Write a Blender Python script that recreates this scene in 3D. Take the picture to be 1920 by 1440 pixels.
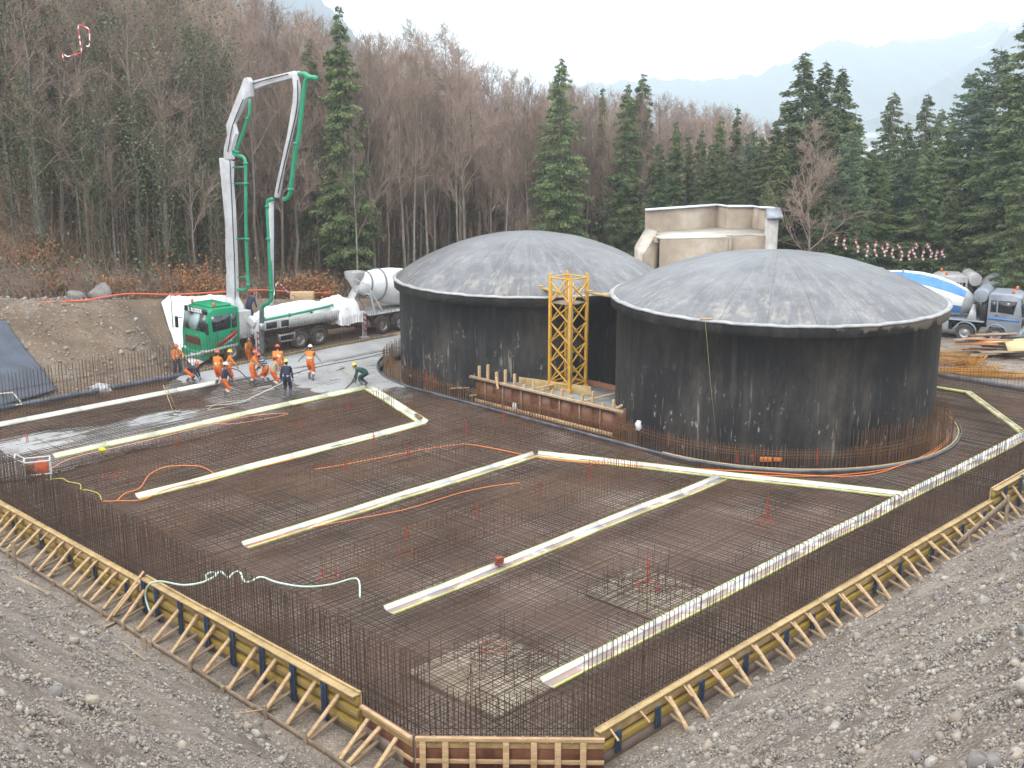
import bpy, math, random
import numpy as np
from mathutils import Matrix, Vector
random.seed(7); RNG = np.random.default_rng(7)
for _o in list(bpy.data.objects): bpy.data.objects.remove(_o)
S = bpy.context.scene
COL = S.collection
R = math.radians
# ------------------------------------------------------------------ camera
FPX, HCAM = 2190.0, 14.0                       # focal length in px of a 1920 px wide frame, eye height
PITCH = math.atan(540 / FPX)
cd = bpy.data.cameras.new('camera'); cam = bpy.data.objects.new('camera', cd); COL.objects.link(cam)
cd.sensor_width = 36; cd.lens = 36 * FPX / 1920; cd.clip_start = .2; cd.clip_end = 9000
cam.location = (0, 0, HCAM); cam.rotation_euler = (math.pi / 2 - PITCH, 0, 0)
S.camera = cam
# ------------------------------------------------------------------ world and sun (overcast)
SUN_EL, SUN_AZ = R(48), R(200)
W = bpy.data.worlds.new('World'); S.world = W; W.use_nodes = True
nt = W.node_tree; bg = nt.nodes['Background']
sky = nt.nodes.new('ShaderNodeTexSky'); sky.sky_type = 'NISHITA'; sky.sun_disc = False
sky.sun_elevation = SUN_EL; sky.sun_rotation = SUN_AZ; sky.air_density = 1.0; sky.dust_density = 2.0
mx = nt.nodes.new('ShaderNodeMix'); mx.data_type = 'RGBA'; mx.inputs['Factor'].default_value = .86
mx.inputs['B'].default_value = (10.2, 10.45, 10.8, 1)
nt.links.new(sky.outputs[0], mx.inputs['A']); nt.links.new(mx.outputs['Result'], bg.inputs[0])
bg.inputs[1].default_value = .125
sl = bpy.data.lights.new('sun', 'SUN'); sl.energy = .9; sl.angle = R(25); sl.color = (1, .96, .9)
so = bpy.data.objects.new('sun', sl); COL.objects.link(so)
so.rotation_euler = (math.pi / 2 - SUN_EL, 0, math.pi - SUN_AZ)
S.view_settings.view_transform = 'Standard'; S.view_settings.look = 'None'
S.view_settings.exposure = 0.95; S.view_settings.gamma = 1
S.cycles.use_denoising = True
try: S.cycles.denoiser = 'OPENIMAGEDENOISE'
except Exception: pass
S.cycles.max_bounces = 8; S.cycles.diffuse_bounces = 3; S.cycles.glossy_bounces = 2
S.cycles.transparent_max_bounces = 4; S.cycles.volume_bounces = 4
S.cycles.use_adaptive_sampling = True; S.cycles.adaptive_threshold = .02
# ------------------------------------------------------------------ survey: site frame u (away-right), v (away-left)
_cp, _sp = math.cos(PITCH), math.sin(PITCH)
UX, UY = .69653318, .71752459
def ray(px, py):
    a = (px - 960) / FPX; b = (720 - py) / FPX
    return np.array([a, _cp + b * _sp, -_sp + b * _cp])
def G(px, py, z=0.0):
    d = ray(px, py); t = (z - HCAM) / d[2]; return np.array([d[0] * t, d[1] * t, z])
def DY(px, py, Y):
    d = ray(px, py); return d * (Y / d[1]) + np.array([0, 0, HCAM])
def UV(u, v, z=0.0): return np.array([u * UX - v * UY, u * UY + v * UX, z])
def toUV(x, y): return x * UX + y * UY, -x * UY + y * UX
UD = np.array([UX, UY, 0.]); VD = np.array([-UY, UX, 0.]); ZD = np.array([0, 0, 1.])
# ------------------------------------------------------------------ mesh builder
def nrm(a): a = np.asarray(a, float); return a / max(np.linalg.norm(a), 1e-9)
class MB:
    def __init__(s): s.V = []; s.F = []; s.n = 0; s.mi = []
    def add(s, v, f, mi=0):
        v = np.asarray(v, float).reshape(-1, 3); s.V.append(v)
        if isinstance(f, np.ndarray): s.F.append(f + s.n); s.mi.append(np.full(len(f), mi)); 
        else:
            by = {}
            for q in f: by.setdefault(len(q), []).append(q)
            for q in by.values(): a = np.array(q) + s.n; s.F.append(a); s.mi.append(np.full(len(a), mi))
        s.n += len(v); return s
    def box(s, c, size, M=None, mi=0):
        h = np.asarray(size, float) / 2
        v = np.array([[x, y, z] for x in (-1, 1) for y in (-1, 1) for z in (-1, 1)]) * h
        if M is not None: v = v @ np.asarray(M).T
        f = np.array([[0, 1, 3, 2], [4, 6, 7, 5], [0, 4, 5, 1], [2, 3, 7, 6], [0, 2, 6, 4], [1, 5, 7, 3]])
        return s.add(v + np.asarray(c, float), f, mi)
    def beam(s, p, q, w, h, up=(0, 0, 1), mi=0):
        p = np.asarray(p, float); q = np.asarray(q, float); x = nrm(q - p); y = np.cross(up, x)
        if np.linalg.norm(y) < 1e-4: y = np.array([0, 1., 0])
        y = nrm(y); z = np.cross(x, y)
        return s.box((p + q) / 2, (np.linalg.norm(q - p), w, h), np.stack([x, y, z], 1), mi)
    def tubes(s, P, Q, r0, r1=None, n=4, mi=0):
        P = np.asarray(P, float).reshape(-1, 3); Q = np.asarray(Q, float).reshape(-1, 3); m = len(P)
        if m == 0: return s
        r0 = np.broadcast_to(np.asarray(r0, float), (m,)); r1 = r0 if r1 is None else np.broadcast_to(np.asarray(r1, float), (m,))
        d = Q - P; d /= np.maximum(np.linalg.norm(d, axis=1, keepdims=True), 1e-9)
        a = np.where(np.abs(d[:, 2:3]) < .9, np.array([[0, 0, 1.]]), np.array([[1., 0, 0]]))
        x = np.cross(a, d); x /= np.linalg.norm(x, axis=1, keepdims=True); y = np.cross(d, x)
        t = np.arange(n) * 2 * math.pi / n
        o = x[:, None] * np.cos(t)[None, :, None] + y[:, None] * np.sin(t)[None, :, None]
        v = np.concatenate([P[:, None] + o * r0[:, None, None], Q[:, None] + o * r1[:, None, None]], 1)
        k = np.arange(n); k2 = (k + 1) % n
        f = np.stack([k, k2, k2 + n, k + n], 1)
        F = (f[None] + (np.arange(m) * 2 * n)[:, None, None]).reshape(-1, 4)
        return s.add(v.reshape(-1, 3), F, mi)
    def tube(s, pts, r, n=8, cap=True, mi=0):
        P = np.asarray(pts, float); m = len(P); r = np.broadcast_to(np.asarray(r, float), (m,))
        T = np.gradient(P, axis=0); T /= np.maximum(np.linalg.norm(T, axis=1, keepdims=True), 1e-9)
        a = np.array([0, 0, 1.]) if abs(T[0][2]) < .9 else np.array([1., 0, 0]); x = nrm(np.cross(a, T[0])); V = []
        for i in range(m):
            x = nrm(x - T[i] * np.dot(x, T[i])); y = np.cross(T[i], x)
            for k in range(n):
                t = 2 * math.pi * k / n; V.append(P[i] + r[i] * (x * math.cos(t) + y * math.sin(t)))
        F = [(i * n + k, i * n + (k + 1) % n, (i + 1) * n + (k + 1) % n, (i + 1) * n + k) for i in range(m - 1) for k in range(n)]
        if cap: F += [tuple(range(n - 1, -1, -1)), tuple((m - 1) * n + k for k in range(n))]
        return s.add(V, F, mi)
    def lathe(s, prof, n=24, M=None, c=(0, 0, 0), mi=0, cap=True):
        """profile (r, h) round local z"""
        V = [(r * math.cos(2 * math.pi * k / n), r * math.sin(2 * math.pi * k / n), h) for r, h in prof for k in range(n)]
        V = np.array(V)
        if M is not None: V = V @ np.asarray(M).T
        V = V + np.asarray(c, float); m = len(prof)
        F = [(i * n + k, i * n + (k + 1) % n, (i + 1) * n + (k + 1) % n, (i + 1) * n + k) for i in range(m - 1) for k in range(n)]
        if cap: F += [tuple(range(n - 1, -1, -1)), tuple((m - 1) * n + k for k in range(n))]
        return s.add(V, F, mi)
    def prism(s, poly, o, ax, ay, an, t0, t1, mi=0):
        """polygon (a, b) in the plane o + a*ax + b*ay, thick from t0 to t1 along an"""
        o = np.asarray(o, float); n = len(poly)
        V = [o + np.asarray(ax) * a + np.asarray(ay) * b + np.asarray(an) * t for t in (t0, t1) for a, b in poly]
        F = [tuple(range(n - 1, -1, -1)), tuple(range(n, 2 * n))] + [(i, (i + 1) % n, n + (i + 1) % n, n + i) for i in range(n)]
        return s.add(V, F, mi)
    def ell(s, c, r, n=12, m=8, M=None, mi=0):
        V = []; 
        for j in range(m + 1):
            ph = math.pi * j / m - math.pi / 2
            for k in range(n):
                t = 2 * math.pi * k / n; V.append((r[0] * math.cos(ph) * math.cos(t), r[1] * math.cos(ph) * math.sin(t), r[2] * math.sin(ph)))
        V = np.array(V)
        if M is not None: V = V @ np.asarray(M).T
        F = [(i * n + k, i * n + (k + 1) % n, (i + 1) * n + (k + 1) % n, (i + 1) * n + k) for i in range(m) for k in range(n)]
        return s.add(V + np.asarray(c, float), F, mi)
    def mesh(s, name, mats, smooth=False, org=None, inv=None):
        V = np.concatenate(s.V) if s.V else np.zeros((0, 3))
        if org is not None: V = V - np.asarray(org, float)
        if inv is not None: A = np.array(inv); V = V @ A[:3, :3].T + A[:3, 3]
        me = bpy.data.meshes.new(name); me.vertices.add(len(V)); me.vertices.foreach_set('co', V.ravel())
        L = np.concatenate([f.ravel() for f in s.F]); T = np.concatenate([np.full(len(f), f.shape[1]) for f in s.F])
        me.loops.add(len(L)); me.loops.foreach_set('vertex_index', L.astype(np.int32))
        me.polygons.add(len(T)); st = np.concatenate([[0], np.cumsum(T)[:-1]])
        me.polygons.foreach_set('loop_start', st.astype(np.int32)); me.polygons.foreach_set('loop_total', T.astype(np.int32))
        me.polygons.foreach_set('material_index', np.concatenate(s.mi).astype(np.int32))
        if smooth: me.polygons.foreach_set('use_smooth', np.ones(len(T), bool))
        for m in (mats if isinstance(mats, (list, tuple)) else [mats]): me.materials.append(m)
        me.update(calc_edges=True); me.validate(); return me
    def build(s, name, mats, parent=None, org=None, world=False, smooth=False, bevel=0, **kw):
        """world=True: vertices are in world space though the object is parented"""
        inv = parent.matrix_basis.inverted() if (world and parent is not None) else None
        me = s.mesh(name, mats, smooth, org, inv)
        o = bpy.data.objects.new(name, me); COL.objects.link(o)
        if parent is not None: o.parent = parent
        if org is not None: o.location = org
        if bevel:
            b = o.modifiers.new('bevel', 'BEVEL'); b.width = bevel; b.segments = 2; b.limit_method = 'ANGLE'
        tag(o, **kw); return o
def tag(o, label=None, cat=None, group=None, kind=None):
    if label: o['label'] = label
    if cat: o['category'] = cat
    if group: o['group'] = group
    if kind: o['kind'] = kind
    return o
def thing(name, label, cat, loc=(0, 0, 0), rz=0.0, group=None, scale=1.0):
    o = bpy.data.objects.new(name, None); COL.objects.link(o); o.empty_display_size = .3
    o.location = loc; o.rotation_euler = (0, 0, rz); o.scale = (scale,) * 3
    o.matrix_basis = Matrix.LocRotScale(Vector(loc), o.rotation_euler, Vector((scale,) * 3))
    return tag(o, label, cat, group)
def dup(root, loc=None, rz=None, scale=None, label=None, group=None):
    c = root.copy(); COL.objects.link(c)
    if loc is not None: c.location = loc
    if rz is not None: c.rotation_euler = (0, 0, rz)
    if scale is not None: c.scale = scale if hasattr(scale, '__len__') else (scale,) * 3
    if label: c['label'] = label
    if group: c['group'] = group
    for ch in CH.get(root.name, []):
        d = ch.copy(); COL.objects.link(d); d.parent = c
    return c
CH = {}
# ------------------------------------------------------------------ materials
def lin(c):
    return tuple(((x / 255) / 12.92 if x / 255 <= .04045 else ((x / 255 + .055) / 1.055) ** 2.4) for x in c) + (1,)
MATS = {}
def mat(name, c1, c2=None, scale=4., rough=.8, metal=0., bump=0., bscale=None, stretch=(1, 1, 1), detail=5, lo=.35, hi=.65, c3=None, spec=.5, rnd=0., emit=None, trans=0.):
    if name in MATS: return MATS[name]
    m = bpy.data.materials.new(name); m.use_nodes = True; t = m.node_tree; b = t.nodes['Principled BSDF']
    C = lambda c: tuple(c) + ((1,) if len(c) == 3 else ())
    b.inputs['Roughness'].default_value = rough; b.inputs['Metallic'].default_value = metal
    b.inputs['Specular IOR Level'].default_value = spec; b.inputs['Base Color'].default_value = C(c1)
    if trans: b.inputs['Transmission Weight'].default_value = trans
    L = t.links.new
    if c2 is not None or bump:
        tc = t.nodes.new('ShaderNodeTexCoord'); mp = t.nodes.new('ShaderNodeMapping'); mp.inputs['Scale'].default_value = stretch
        L(tc.outputs['Object'], mp.inputs[0])
    if c2 is not None:
        n = t.nodes.new('ShaderNodeTexNoise'); n.inputs['Scale'].default_value = scale; n.inputs['Detail'].default_value = detail
        n.inputs['Roughness'].default_value = .62
        L(mp.outputs[0], n.inputs['Vector'])
        r = t.nodes.new('ShaderNodeValToRGB'); r.color_ramp.elements[0].position = lo; r.color_ramp.elements[1].position = hi
        r.color_ramp.elements[0].color = C(c1); r.color_ramp.elements[1].color = C(c2)
        if c3 is not None: e = r.color_ramp.elements.new((lo + hi) / 2); e.color = C(c3)
        L(n.outputs[0], r.inputs[0]); out = r.outputs[0]
        if rnd:
            oi = t.nodes.new('ShaderNodeObjectInfo'); hs = t.nodes.new('ShaderNodeHueSaturation')
            ma = t.nodes.new('ShaderNodeMapRange'); ma.inputs[3].default_value = 1 - rnd; ma.inputs[4].default_value = 1 + rnd
            L(oi.outputs['Random'], ma.inputs[0]); L(ma.outputs[0], hs.inputs['Value']); L(out, hs.inputs['Color']); out = hs.outputs[0]
        L(out, b.inputs['Base Color'])
    if bump:
        n2 = t.nodes.new('ShaderNodeTexNoise'); n2.inputs['Scale'].default_value = bscale or scale * 3; n2.inputs['Detail'].default_value = 6
        L(mp.outputs[0], n2.inputs['Vector']); bp = t.nodes.new('ShaderNodeBump'); bp.inputs['Strength'].default_value = bump
        bp.inputs['Distance'].default_value = .05
        L(n2.outputs[0], bp.inputs['Height']); L(bp.outputs[0], b.inputs['Normal'])
    MATS[name] = m; return m
WOOD = mat('fresh timber', (.44, .29, .15), (.62, .44, .26), 3, .75, stretch=(1, 1, 6), bump=.2)
WOODG = mat('weathered timber', (.23, .17, .12), (.36, .28, .20), 3, .85, bump=.2)
PLY = mat('shuttering plywood', (.36, .25, .11), (.54, .39, .19), 2.5, .6, bump=.1)
YEL = mat('yellow shutter beam', (.30, .20, .04), (.42, .30, .07), 2.5, .6, lo=.3, hi=.7)
REDP = mat('red brown shutter board', (.13, .05, .03), (.27, .12, .07), 1.8, .5, lo=.3, hi=.7)
BLUE = mat('blue steel', (.025, .045, .10), (.05, .085, .16), 3, .5, .3)
RUST = mat('rusty rebar', (.058, .032, .020), (.135, .074, .045), .35, .8, lo=.38, hi=.62, detail=3)
RUSTV = mat('rusty starter bar', (.052, .032, .024), (.115, .066, .045), .5, .8, detail=3)
RUSTB = mat('brown cage bar', (.13, .068, .036), (.24, .125, .06), .6, .8, detail=3)
RUSTO = mat('bright orange rust bar', (.32, .13, .02), (.50, .26, .05), 2, .7)
RED = mat('red paint marker', (.42, .05, .035), rough=.6)
WHITE = mat('white sheeting', (.60, .61, .61), (.80, .81, .81), 1.1, .6, lo=.3, hi=.6)
CREAM = mat('cream board', (.55, .54, .45), (.78, .78, .70), .8, .6)
YSTRIP = mat('lemon edge strip', (.56, .58, .17), (.70, .71, .32), 4, .6)
JOINT = mat('stained joint base', (.33, .29, .26), (.62, .61, .59), .9, .7, lo=.38, hi=.6, c3=(.36, .24, .20), detail=5)
STEEL = mat('galvanised steel', (.30, .31, .32), (.42, .43, .44), 4, .45, .6)
DARK = mat('dark underbody', (.02, .019, .018), (.05, .045, .04), 3, .7)
TYRE = mat('tyre rubber', (.03, .03, .03), (.075, .07, .065), 4, .85, bump=.2)
GLASS = mat('dark cab glass', (.012, .016, .02), rough=.08, spec=.8)
# ------------------------------------------------------------------ terrain
def ss(a, b, x): t = np.clip((x - a) / (b - a), 0, 1); return t * t * (3 - 2 * t)
def wob(x, y, s, seed=0.):
    return (np.sin(x * s + 1.3 + seed) * np.sin(y * s * 1.13 + 2.1 + seed) + .5 * np.sin(x * s * 2.3 + y * s * 1.1 + seed) * np.sin(y * s * 2.7 - x * s + .5)
            + .27 * np.sin(x * s * 5.1 - y * s * 2.2 + seed) * np.sin(y * s * 5.9 + 1.7 + x * s * 2)) / 1.5
def hit(px, py):
    d = ray(px, py); d = d / np.linalg.norm(d); t = 30.
    for _ in range(400):
        q = d * t; g = HCAM + q[2] - float(hgt(q[0], q[1]))
        if g < .02: break
        t += max(g * .5, .02)
    return q
KS = .83
def bench(x, y): return np.clip(4.05 - .17 * (y - 58), 0, 4.6) * (1 - ss(-10, 2, x))
def hgt(x, y):
    x = np.asarray(x, float); y = np.asarray(y, float); u, v = toUV(x, y)
    dl = 14.35 - u; dr = 15.0 - v; dc = (33.0 - 2.6 - (u + v)) / 1.414
    f = KS * np.maximum(dl, dr)
    f = np.where(f > 0, f * ss(-.2, 1.2, f) , 0) - .95
    on = ss(0, 1.5, f + .95)
    f = f + on * (.22 * wob(x, y, .45, 1) + .16 * wob(x, y, 1.1) + .07 * wob(x, y, 3.3, 2))
    f = np.minimum(f, 11.5 + .1 * wob(x, y, .7))
    b = bench(x, y)
    wtruck = ss(30.2, 32.2, u)                       # truck stands on level ground from u = 31
    v0 = 54.0 + wtruck * 3.9
    bank = np.where(wtruck > .5, 0., -.35) + (v - v0) * .66
    bank = np.minimum(np.maximum(bank, np.where(v > 53.4, -.35 + wtruck * .35, -.95)), b)
    bank = bank + ss(0, 1.5, v - v0) * (.12 * wob(x, y, 1.3, 4) + .05 * wob(x, y, 4, 1))
    back = v > 53.2
    z = np.where(back, np.maximum(f, bank), f)
    # right hand level ground
    z = np.where((u > 57.3) & ~back, np.maximum(z, ss(57.3, 57.7, u) * .95 - .95 + 0 * u), z)
    # forest hill
    fr = ss(65.5, 80, v) * ss(-30, -8, -x)
    z = z + 4.2 * ss(65, 84, v) * (1 - ss(-22, 4, x)) + .42 * np.maximum(0, -(x + 17)) * ss(64, 82, v) * (1 - ss(0, 1, (y - 260) / 200))
    drop = -.055 * np.maximum(0, y - 84) * (1 - ss(-45, -10, -x) * 0)
    z = z + np.where(v > 60, np.maximum(drop, -9), 0) + (ss(86, 100, y)) * .5 * wob(x, y, .12)
    far = ss(170, 520, y + .5 * x); z = z * (1 - far) + far * (-46)
    z = np.where(y < -2, np.minimum(z, 11.6), z)
    return z
_a = np.concatenate([np.arange(-14, 14.3, .5), [14.35, 14.8, 15.6, 17], np.arange(17.8, 42, .8), np.arange(43, 57, 2.), [57.3, 57.7], np.arange(59, 110, 1.5), np.arange(112, 220, 6), np.geomspace(225, 5200, 26)])
_b = np.concatenate([-np.geomspace(3600, 60, 22), np.arange(-55, -10, 5.), np.arange(-10, 15, .5), [15.0, 15.6, 18], np.arange(20, 53, 2.5), [53.2, 53.42, 53.8, 54.05], np.arange(54.5, 90, .7), np.arange(91, 150, 2.5), np.arange(154, 260, 9), np.geomspace(270, 5200, 22)])
UU, VV = np.meshgrid(_a, _b, indexing='ij')
XX = UU * UX - VV * UY; YY = UU * UY + VV * UX
ZZ = hgt(XX, YY)
tb = MB(); na, nb = UU.shape
idx = np.arange(na * nb).reshape(na, nb)
tb.add(np.stack([XX, YY, ZZ], -1).reshape(-1, 3), np.stack([idx[:-1, :-1], idx[1:, :-1], idx[1:, 1:], idx[:-1, 1:]], -1).reshape(-1, 4))
def ground_material():
    m = bpy.data.materials.new('gravel and leaf litter'); m.use_nodes = True; t = m.node_tree; L = t.links.new; b = t.nodes['Principled BSDF']
    b.inputs['Roughness'].default_value = .92; b.inputs['Specular IOR Level'].default_value = .25
    tc = t.nodes.new('ShaderNodeTexCoord')
    def noise(s, d=6, r=.6):
        n = t.nodes.new('ShaderNodeTexNoise'); n.inputs['Scale'].default_value = s; n.inputs['Detail'].default_value = d; n.inputs['Roughness'].default_value = r
        L(tc.outputs['Object'], n.inputs['Vector']); return n.outputs[0]
    def ramp(f, st):
        r = t.nodes.new('ShaderNodeValToRGB'); e = r.color_ramp.elements
        while len(e) < len(st): e.new(.5)
        for k, (p, c) in enumerate(st): e[k].position = p; e[k].color = tuple(c) + (1,)
        L(f, r.inputs[0]); return r.outputs[0]
    def mixc(f, a, c, mode='MIX'):
        n = t.nodes.new('ShaderNodeMix'); n.data_type = 'RGBA'; n.blend_type = mode
        if isinstance(f, float): n.inputs['Factor'].default_value = f
        else: L(f, n.inputs['Factor'])
        L(a, n.inputs['A']); L(c, n.inputs['B']); return n.outputs['Result']
    g = ramp(noise(1.1, 8, .7), [(.3, (.17, .142, .117)), (.5, (.265, .228, .195)), (.7, (.36, .32, .28))])
    vo = t.nodes.new('ShaderNodeTexVoronoi'); vo.inputs['Scale'].default_value = 34
    nz = t.nodes.new('ShaderNodeTexNoise'); nz.inputs['Scale'].default_value = 14; L(tc.outputs['Object'], nz.inputs['Vector']); va = t.nodes.new('ShaderNodeVectorMath'); va.operation = 'MULTIPLY_ADD'; va.inputs[1].default_value = (.09,) * 3; L(nz.outputs['Color'], va.inputs[0]); L(tc.outputs['Object'], va.inputs[2]); L(va.outputs[0], vo.inputs['Vector'])
    pb = ramp(vo.outputs['Color'], [(.25, (.55, .52, .48)), (.6, (.95, .93, .9)), (.85, (1.5, 1.48, 1.42))])
    g = mixc(.8, g, pb, 'MULTIPLY'); g = mixc(.75, g, ramp(noise(.22, 4, .6), [(.36, (.62, .60, .60)), (.5, (.95, .93, .92)), (.66, (1.15, 1.12, 1.08))]), 'MULTIPLY')
    earth = ramp(noise(.45, 7, .65), [(.3, (.135, .10, .07)), (.55, (.20, .155, .115)), (.75, (.27, .235, .20))])
    vb = t.nodes.new('ShaderNodeTexVoronoi'); vb.inputs['Scale'].default_value = 9; L(tc.outputs['Object'], vb.inputs['Vector'])
    earth = mixc(.6, earth, ramp(vb.outputs['Color'], [(.3, (.7, .68, .64)), (.8, (1.05, 1., .95)), (.93, (1.9, 1.9, 1.85))]), 'MULTIPLY')
    lit = ramp(noise(1.6, 8, .72), [(.3, (.09, .055, .033)), (.5, (.21, .115, .06)), (.68, (.36, .185, .09))])
    val = ramp(noise(.006, 6), [(.35, (.05, .06, .05)), (.6, (.10, .11, .09)), (.75, (.2, .2, .18))])
    at = t.nodes.new('ShaderNodeAttribute'); at.attribute_name = 'zone'; sp = t.nodes.new('ShaderNodeSeparateColor'); L(at.outputs['Color'], sp.inputs[0])
    c = mixc(sp.outputs[0], g, earth); c = mixc(sp.outputs[1], c, lit); c = mixc(sp.outputs[2], c, val)
    L(c, b.inputs['Base Color'])
    bp = t.nodes.new('ShaderNodeBump'); bp.inputs['Strength'].default_value = .8; bp.inputs['Distance'].default_value = .06
    L(noise(9, 7, .75), bp.inputs['Height']); L(bp.outputs[0], b.inputs['Normal']); return m
GM = ground_material()
ground = tb.build('ground', GM, smooth=True, kind='structure')
zc = np.zeros((na * nb, 4)); xf = XX.ravel(); yf = YY.ravel(); uf, vf = toUV(xf, yf)
zc[:, 0] = ss(53, 54, vf) * (1 - ss(50, 56, uf)); zc[:, 1] = np.maximum(ss(65, 67.5, vf + .8 * np.sin(xf)) * 1., ss(76, 82, yf)); zc[:, 2] = ss(300, 420, yf); zc[:, 3] = 1
ca = ground.data.color_attributes.new('zone', 'FLOAT_COLOR', 'POINT'); ca.data.foreach_set('color', zc.ravel())
# stones: five crushed shapes laid out over the slopes
def stone_bank(n, pts, size, name, mats, label, smin=.012):
    vs = []
    base = [(-.5, -.4, -.35), (.5, -.35, -.4), (.45, .5, -.3), (-.4, .45, -.4), (-.35, -.3, .35), (.3, -.4, .3), (.4, .3, .38), (-.3, .4, .28)]
    fc = np.array([[0, 3, 2, 1], [4, 5, 6, 7], [0, 1, 5, 4], [1, 2, 6, 5], [2, 3, 7, 6], [3, 0, 4, 7]])
    B = np.array(base)[None] * (1 + RNG.uniform(-.38, .38, (n, 8, 3)))
    B = B * (size[:, None, None] * RNG.uniform(.55, 1.25, (n, 1, 3)))
    a = RNG.uniform(0, 6.28, n); c, s_ = np.cos(a), np.sin(a)
    x = B[..., 0] * c[:, None] - B[..., 1] * s_[:, None]; y = B[..., 0] * s_[:, None] + B[..., 1] * c[:, None]
    t = RNG.normal(0, .5, n); z = B[..., 2] * np.cos(t)[:, None] + x * np.sin(t)[:, None]; x = x * np.cos(t)[:, None] - B[..., 2] * np.sin(t)[:, None]
    V = np.stack([x, y, z], -1) + pts[:, None]
    m = MB(); m.add(V.reshape(-1, 3), (fc[None] + (np.arange(n) * 8)[:, None, None]).reshape(-1, 4))
    m.mi = [np.repeat(RNG.integers(0, len(mats), n), 6)]
    return m.build(name, mats, kind='stuff', label=label, cat='gravel')
STN = [mat('stone %d' % k, c, c2, 9, .85, bump=.3) for k, (c, c2) in enumerate([((.24, .21, .18), (.33, .295, .255)), ((.18, .162, .15), (.25, .23, .215)), ((.31, .255, .20), (.40, .345, .28)), ((.31, .285, .25), (.43, .40, .36)), ((.22, .18, .145), (.30, .25, .205))])]
def front_stones():
    P = []; Sz = []
    # sampled along sight lines so that near ground gets as many stones as it shows
    n = 210000
    px = RNG.uniform(-60, 1980, n); py = RNG.uniform(880, 1560, n)
    a = (px - 960) / FPX; b = (720 - py) / FPX; d = np.stack([a, _cp + b * _sp, -_sp + b * _cp], 1)
    t = np.full(n, 3.0); hit = np.zeros(n, bool)
    for k in range(120):
        q = d * t[:, None]; z = HCAM + q[:, 2]; h = hgt(q[:, 0], q[:, 1]); g = z - h
        hit |= g < .02; t = np.where(hit, t, t + np.clip(g * .6, .02, 1.2))
    q = d * t[:, None]; u, v = toUV(q[:, 0], q[:, 1]); h = hgt(q[:, 0], q[:, 1])
    ok = hit & ((u < 14.3) | (v < 14.95) | (u + v < 30)) & (t < 70)
    ok2 = RNG.uniform(0, 1, n) < np.clip(t / 16, .25, 1)
    ok &= ok2
    q = q[ok]; h = h[ok]; t = t[ok]; m = len(q)
    sz = np.exp(RNG.normal(0, .55, m)) * .0017 * np.clip(t, 8, 40) ** .75 * 1.25
    big = RNG.uniform(0, 1, m) < .02; sz = np.where(big, sz * RNG.uniform(1.8, 4, m), sz); sz = np.clip(sz, .010, .22)
    k = 17000; a = RNG.uniform(-9, 17, k); b = RNG.uniform(-9, 17, k); g = (a < 14.3) | (b < 15); a, b = a[g], b[g]; x = a * UX - b * UY; y = a * UY + b * UX
    q = np.concatenate([q, np.stack([x, y, 0 * x], 1)]); h = np.concatenate([h, hgt(x, y)]); sz = np.concatenate([sz, np.clip(np.exp(RNG.normal(0, .6, len(x))) * .028, .012, .15)]); m = len(q)
    pts = np.stack([q[:, 0], q[:, 1], h + sz * .12], 1)
    stone_bank(m, pts, sz, 'gravel', STN, 'loose crushed stones strewn over the slopes of the pit')
front_stones()
def bank_stones():
    n = 5200; u = RNG.uniform(12, 32, n); v = RNG.uniform(54, 66, n)
    x = u * UX - v * UY; y = u * UY + v * UX; z = hgt(x, y); sz = np.clip(np.exp(RNG.normal(0, .6, n)) * .055, .02, .34)
    stone_bank(n, np.stack([x, y, z + sz * .1], 1), sz, 'rubble', STN, 'pale stones scattered on the earth bank behind the slab')
    n = 1800; x = RNG.uniform(18, 34, n); y = RNG.uniform(58, 70, n); u, v = toUV(x, y); k = (u > 57.8); x, y = x[k], y[k]; n = len(x)
    sz = np.clip(np.exp(RNG.normal(0, .6, n)) * .045, .02, .2)
    stone_bank(n, np.stack([x, y, hgt(x, y) + sz * .1], 1), sz, 'rubble', STN, 'pale stones scattered on the yard by the grey mixer truck')
bank_stones()
def boulder(px, py, Y, s, label):
    p = DY(px, py, Y); p[2] = float(hgt(p[0], p[1])); m = MB(); m.ell((0, 0, s * .25), (s * .62, s * .5, s * .5), 12, 8)
    V = m.V[0]; V *= (1 + .28 * np.sin(V[:, :1] * 4 / s + 1) * np.sin(V[:, 1:2] * 5 / s + px)) ; V += RNG.uniform(-.05, .05, V.shape) * s
    m.build('boulder', STN[1], org=None, label=label, cat='boulder').location = p
boulder(189, 548, 64.5, 1.0, 'grey angular boulder beside the orange line below the forest')
boulder(143, 551, 63.2, .7, 'low rounded boulder left of the grey angular boulder')
# pit floor blinding concrete under the mats, pads, far side strip
BL = mat('rust stained blinding', (.16, .12, .095), (.42, .37, .32), .28, .7, lo=.36, hi=.70, c3=(.25, .195, .16), detail=7)
m = MB(); poly = [(15.5, 53.1), (15.5, 18.2), (18.5, 15.2), (57.4, 15.2), (57.4, 53.1)]
m.prism([(a, b) for a, b in poly], (0, 0, -1.0), UD, VD, ZD, 0, .40)
m.build('slab_base', BL, kind='structure')
PAD = mat('pale pad concrete', (.24, .195, .145), (.56, .49, .38), .9, .8, lo=.3, hi=.65)
for k, (u0, u1, v0, v1) in enumerate([(17.9, 21.0, 17.9, 21.1), (24.9, 27.5, 18.3, 21.1)]):
    m = MB(); m.prism([(u0, v0), (u1, v0), (u1, v1), (u0, v1)], (0, 0, -.6), UD, VD, ZD, 0.004, .17)
    m.build('concrete_pad', PAD, org=UV((u0 + u1) / 2, (v0 + v1) / 2, -.6), label='pale concrete footing pad under the mesh ' + ('at the front corner of the slab' if k == 0 else 'beside the long striped joint trough'), cat='footing pad')
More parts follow.
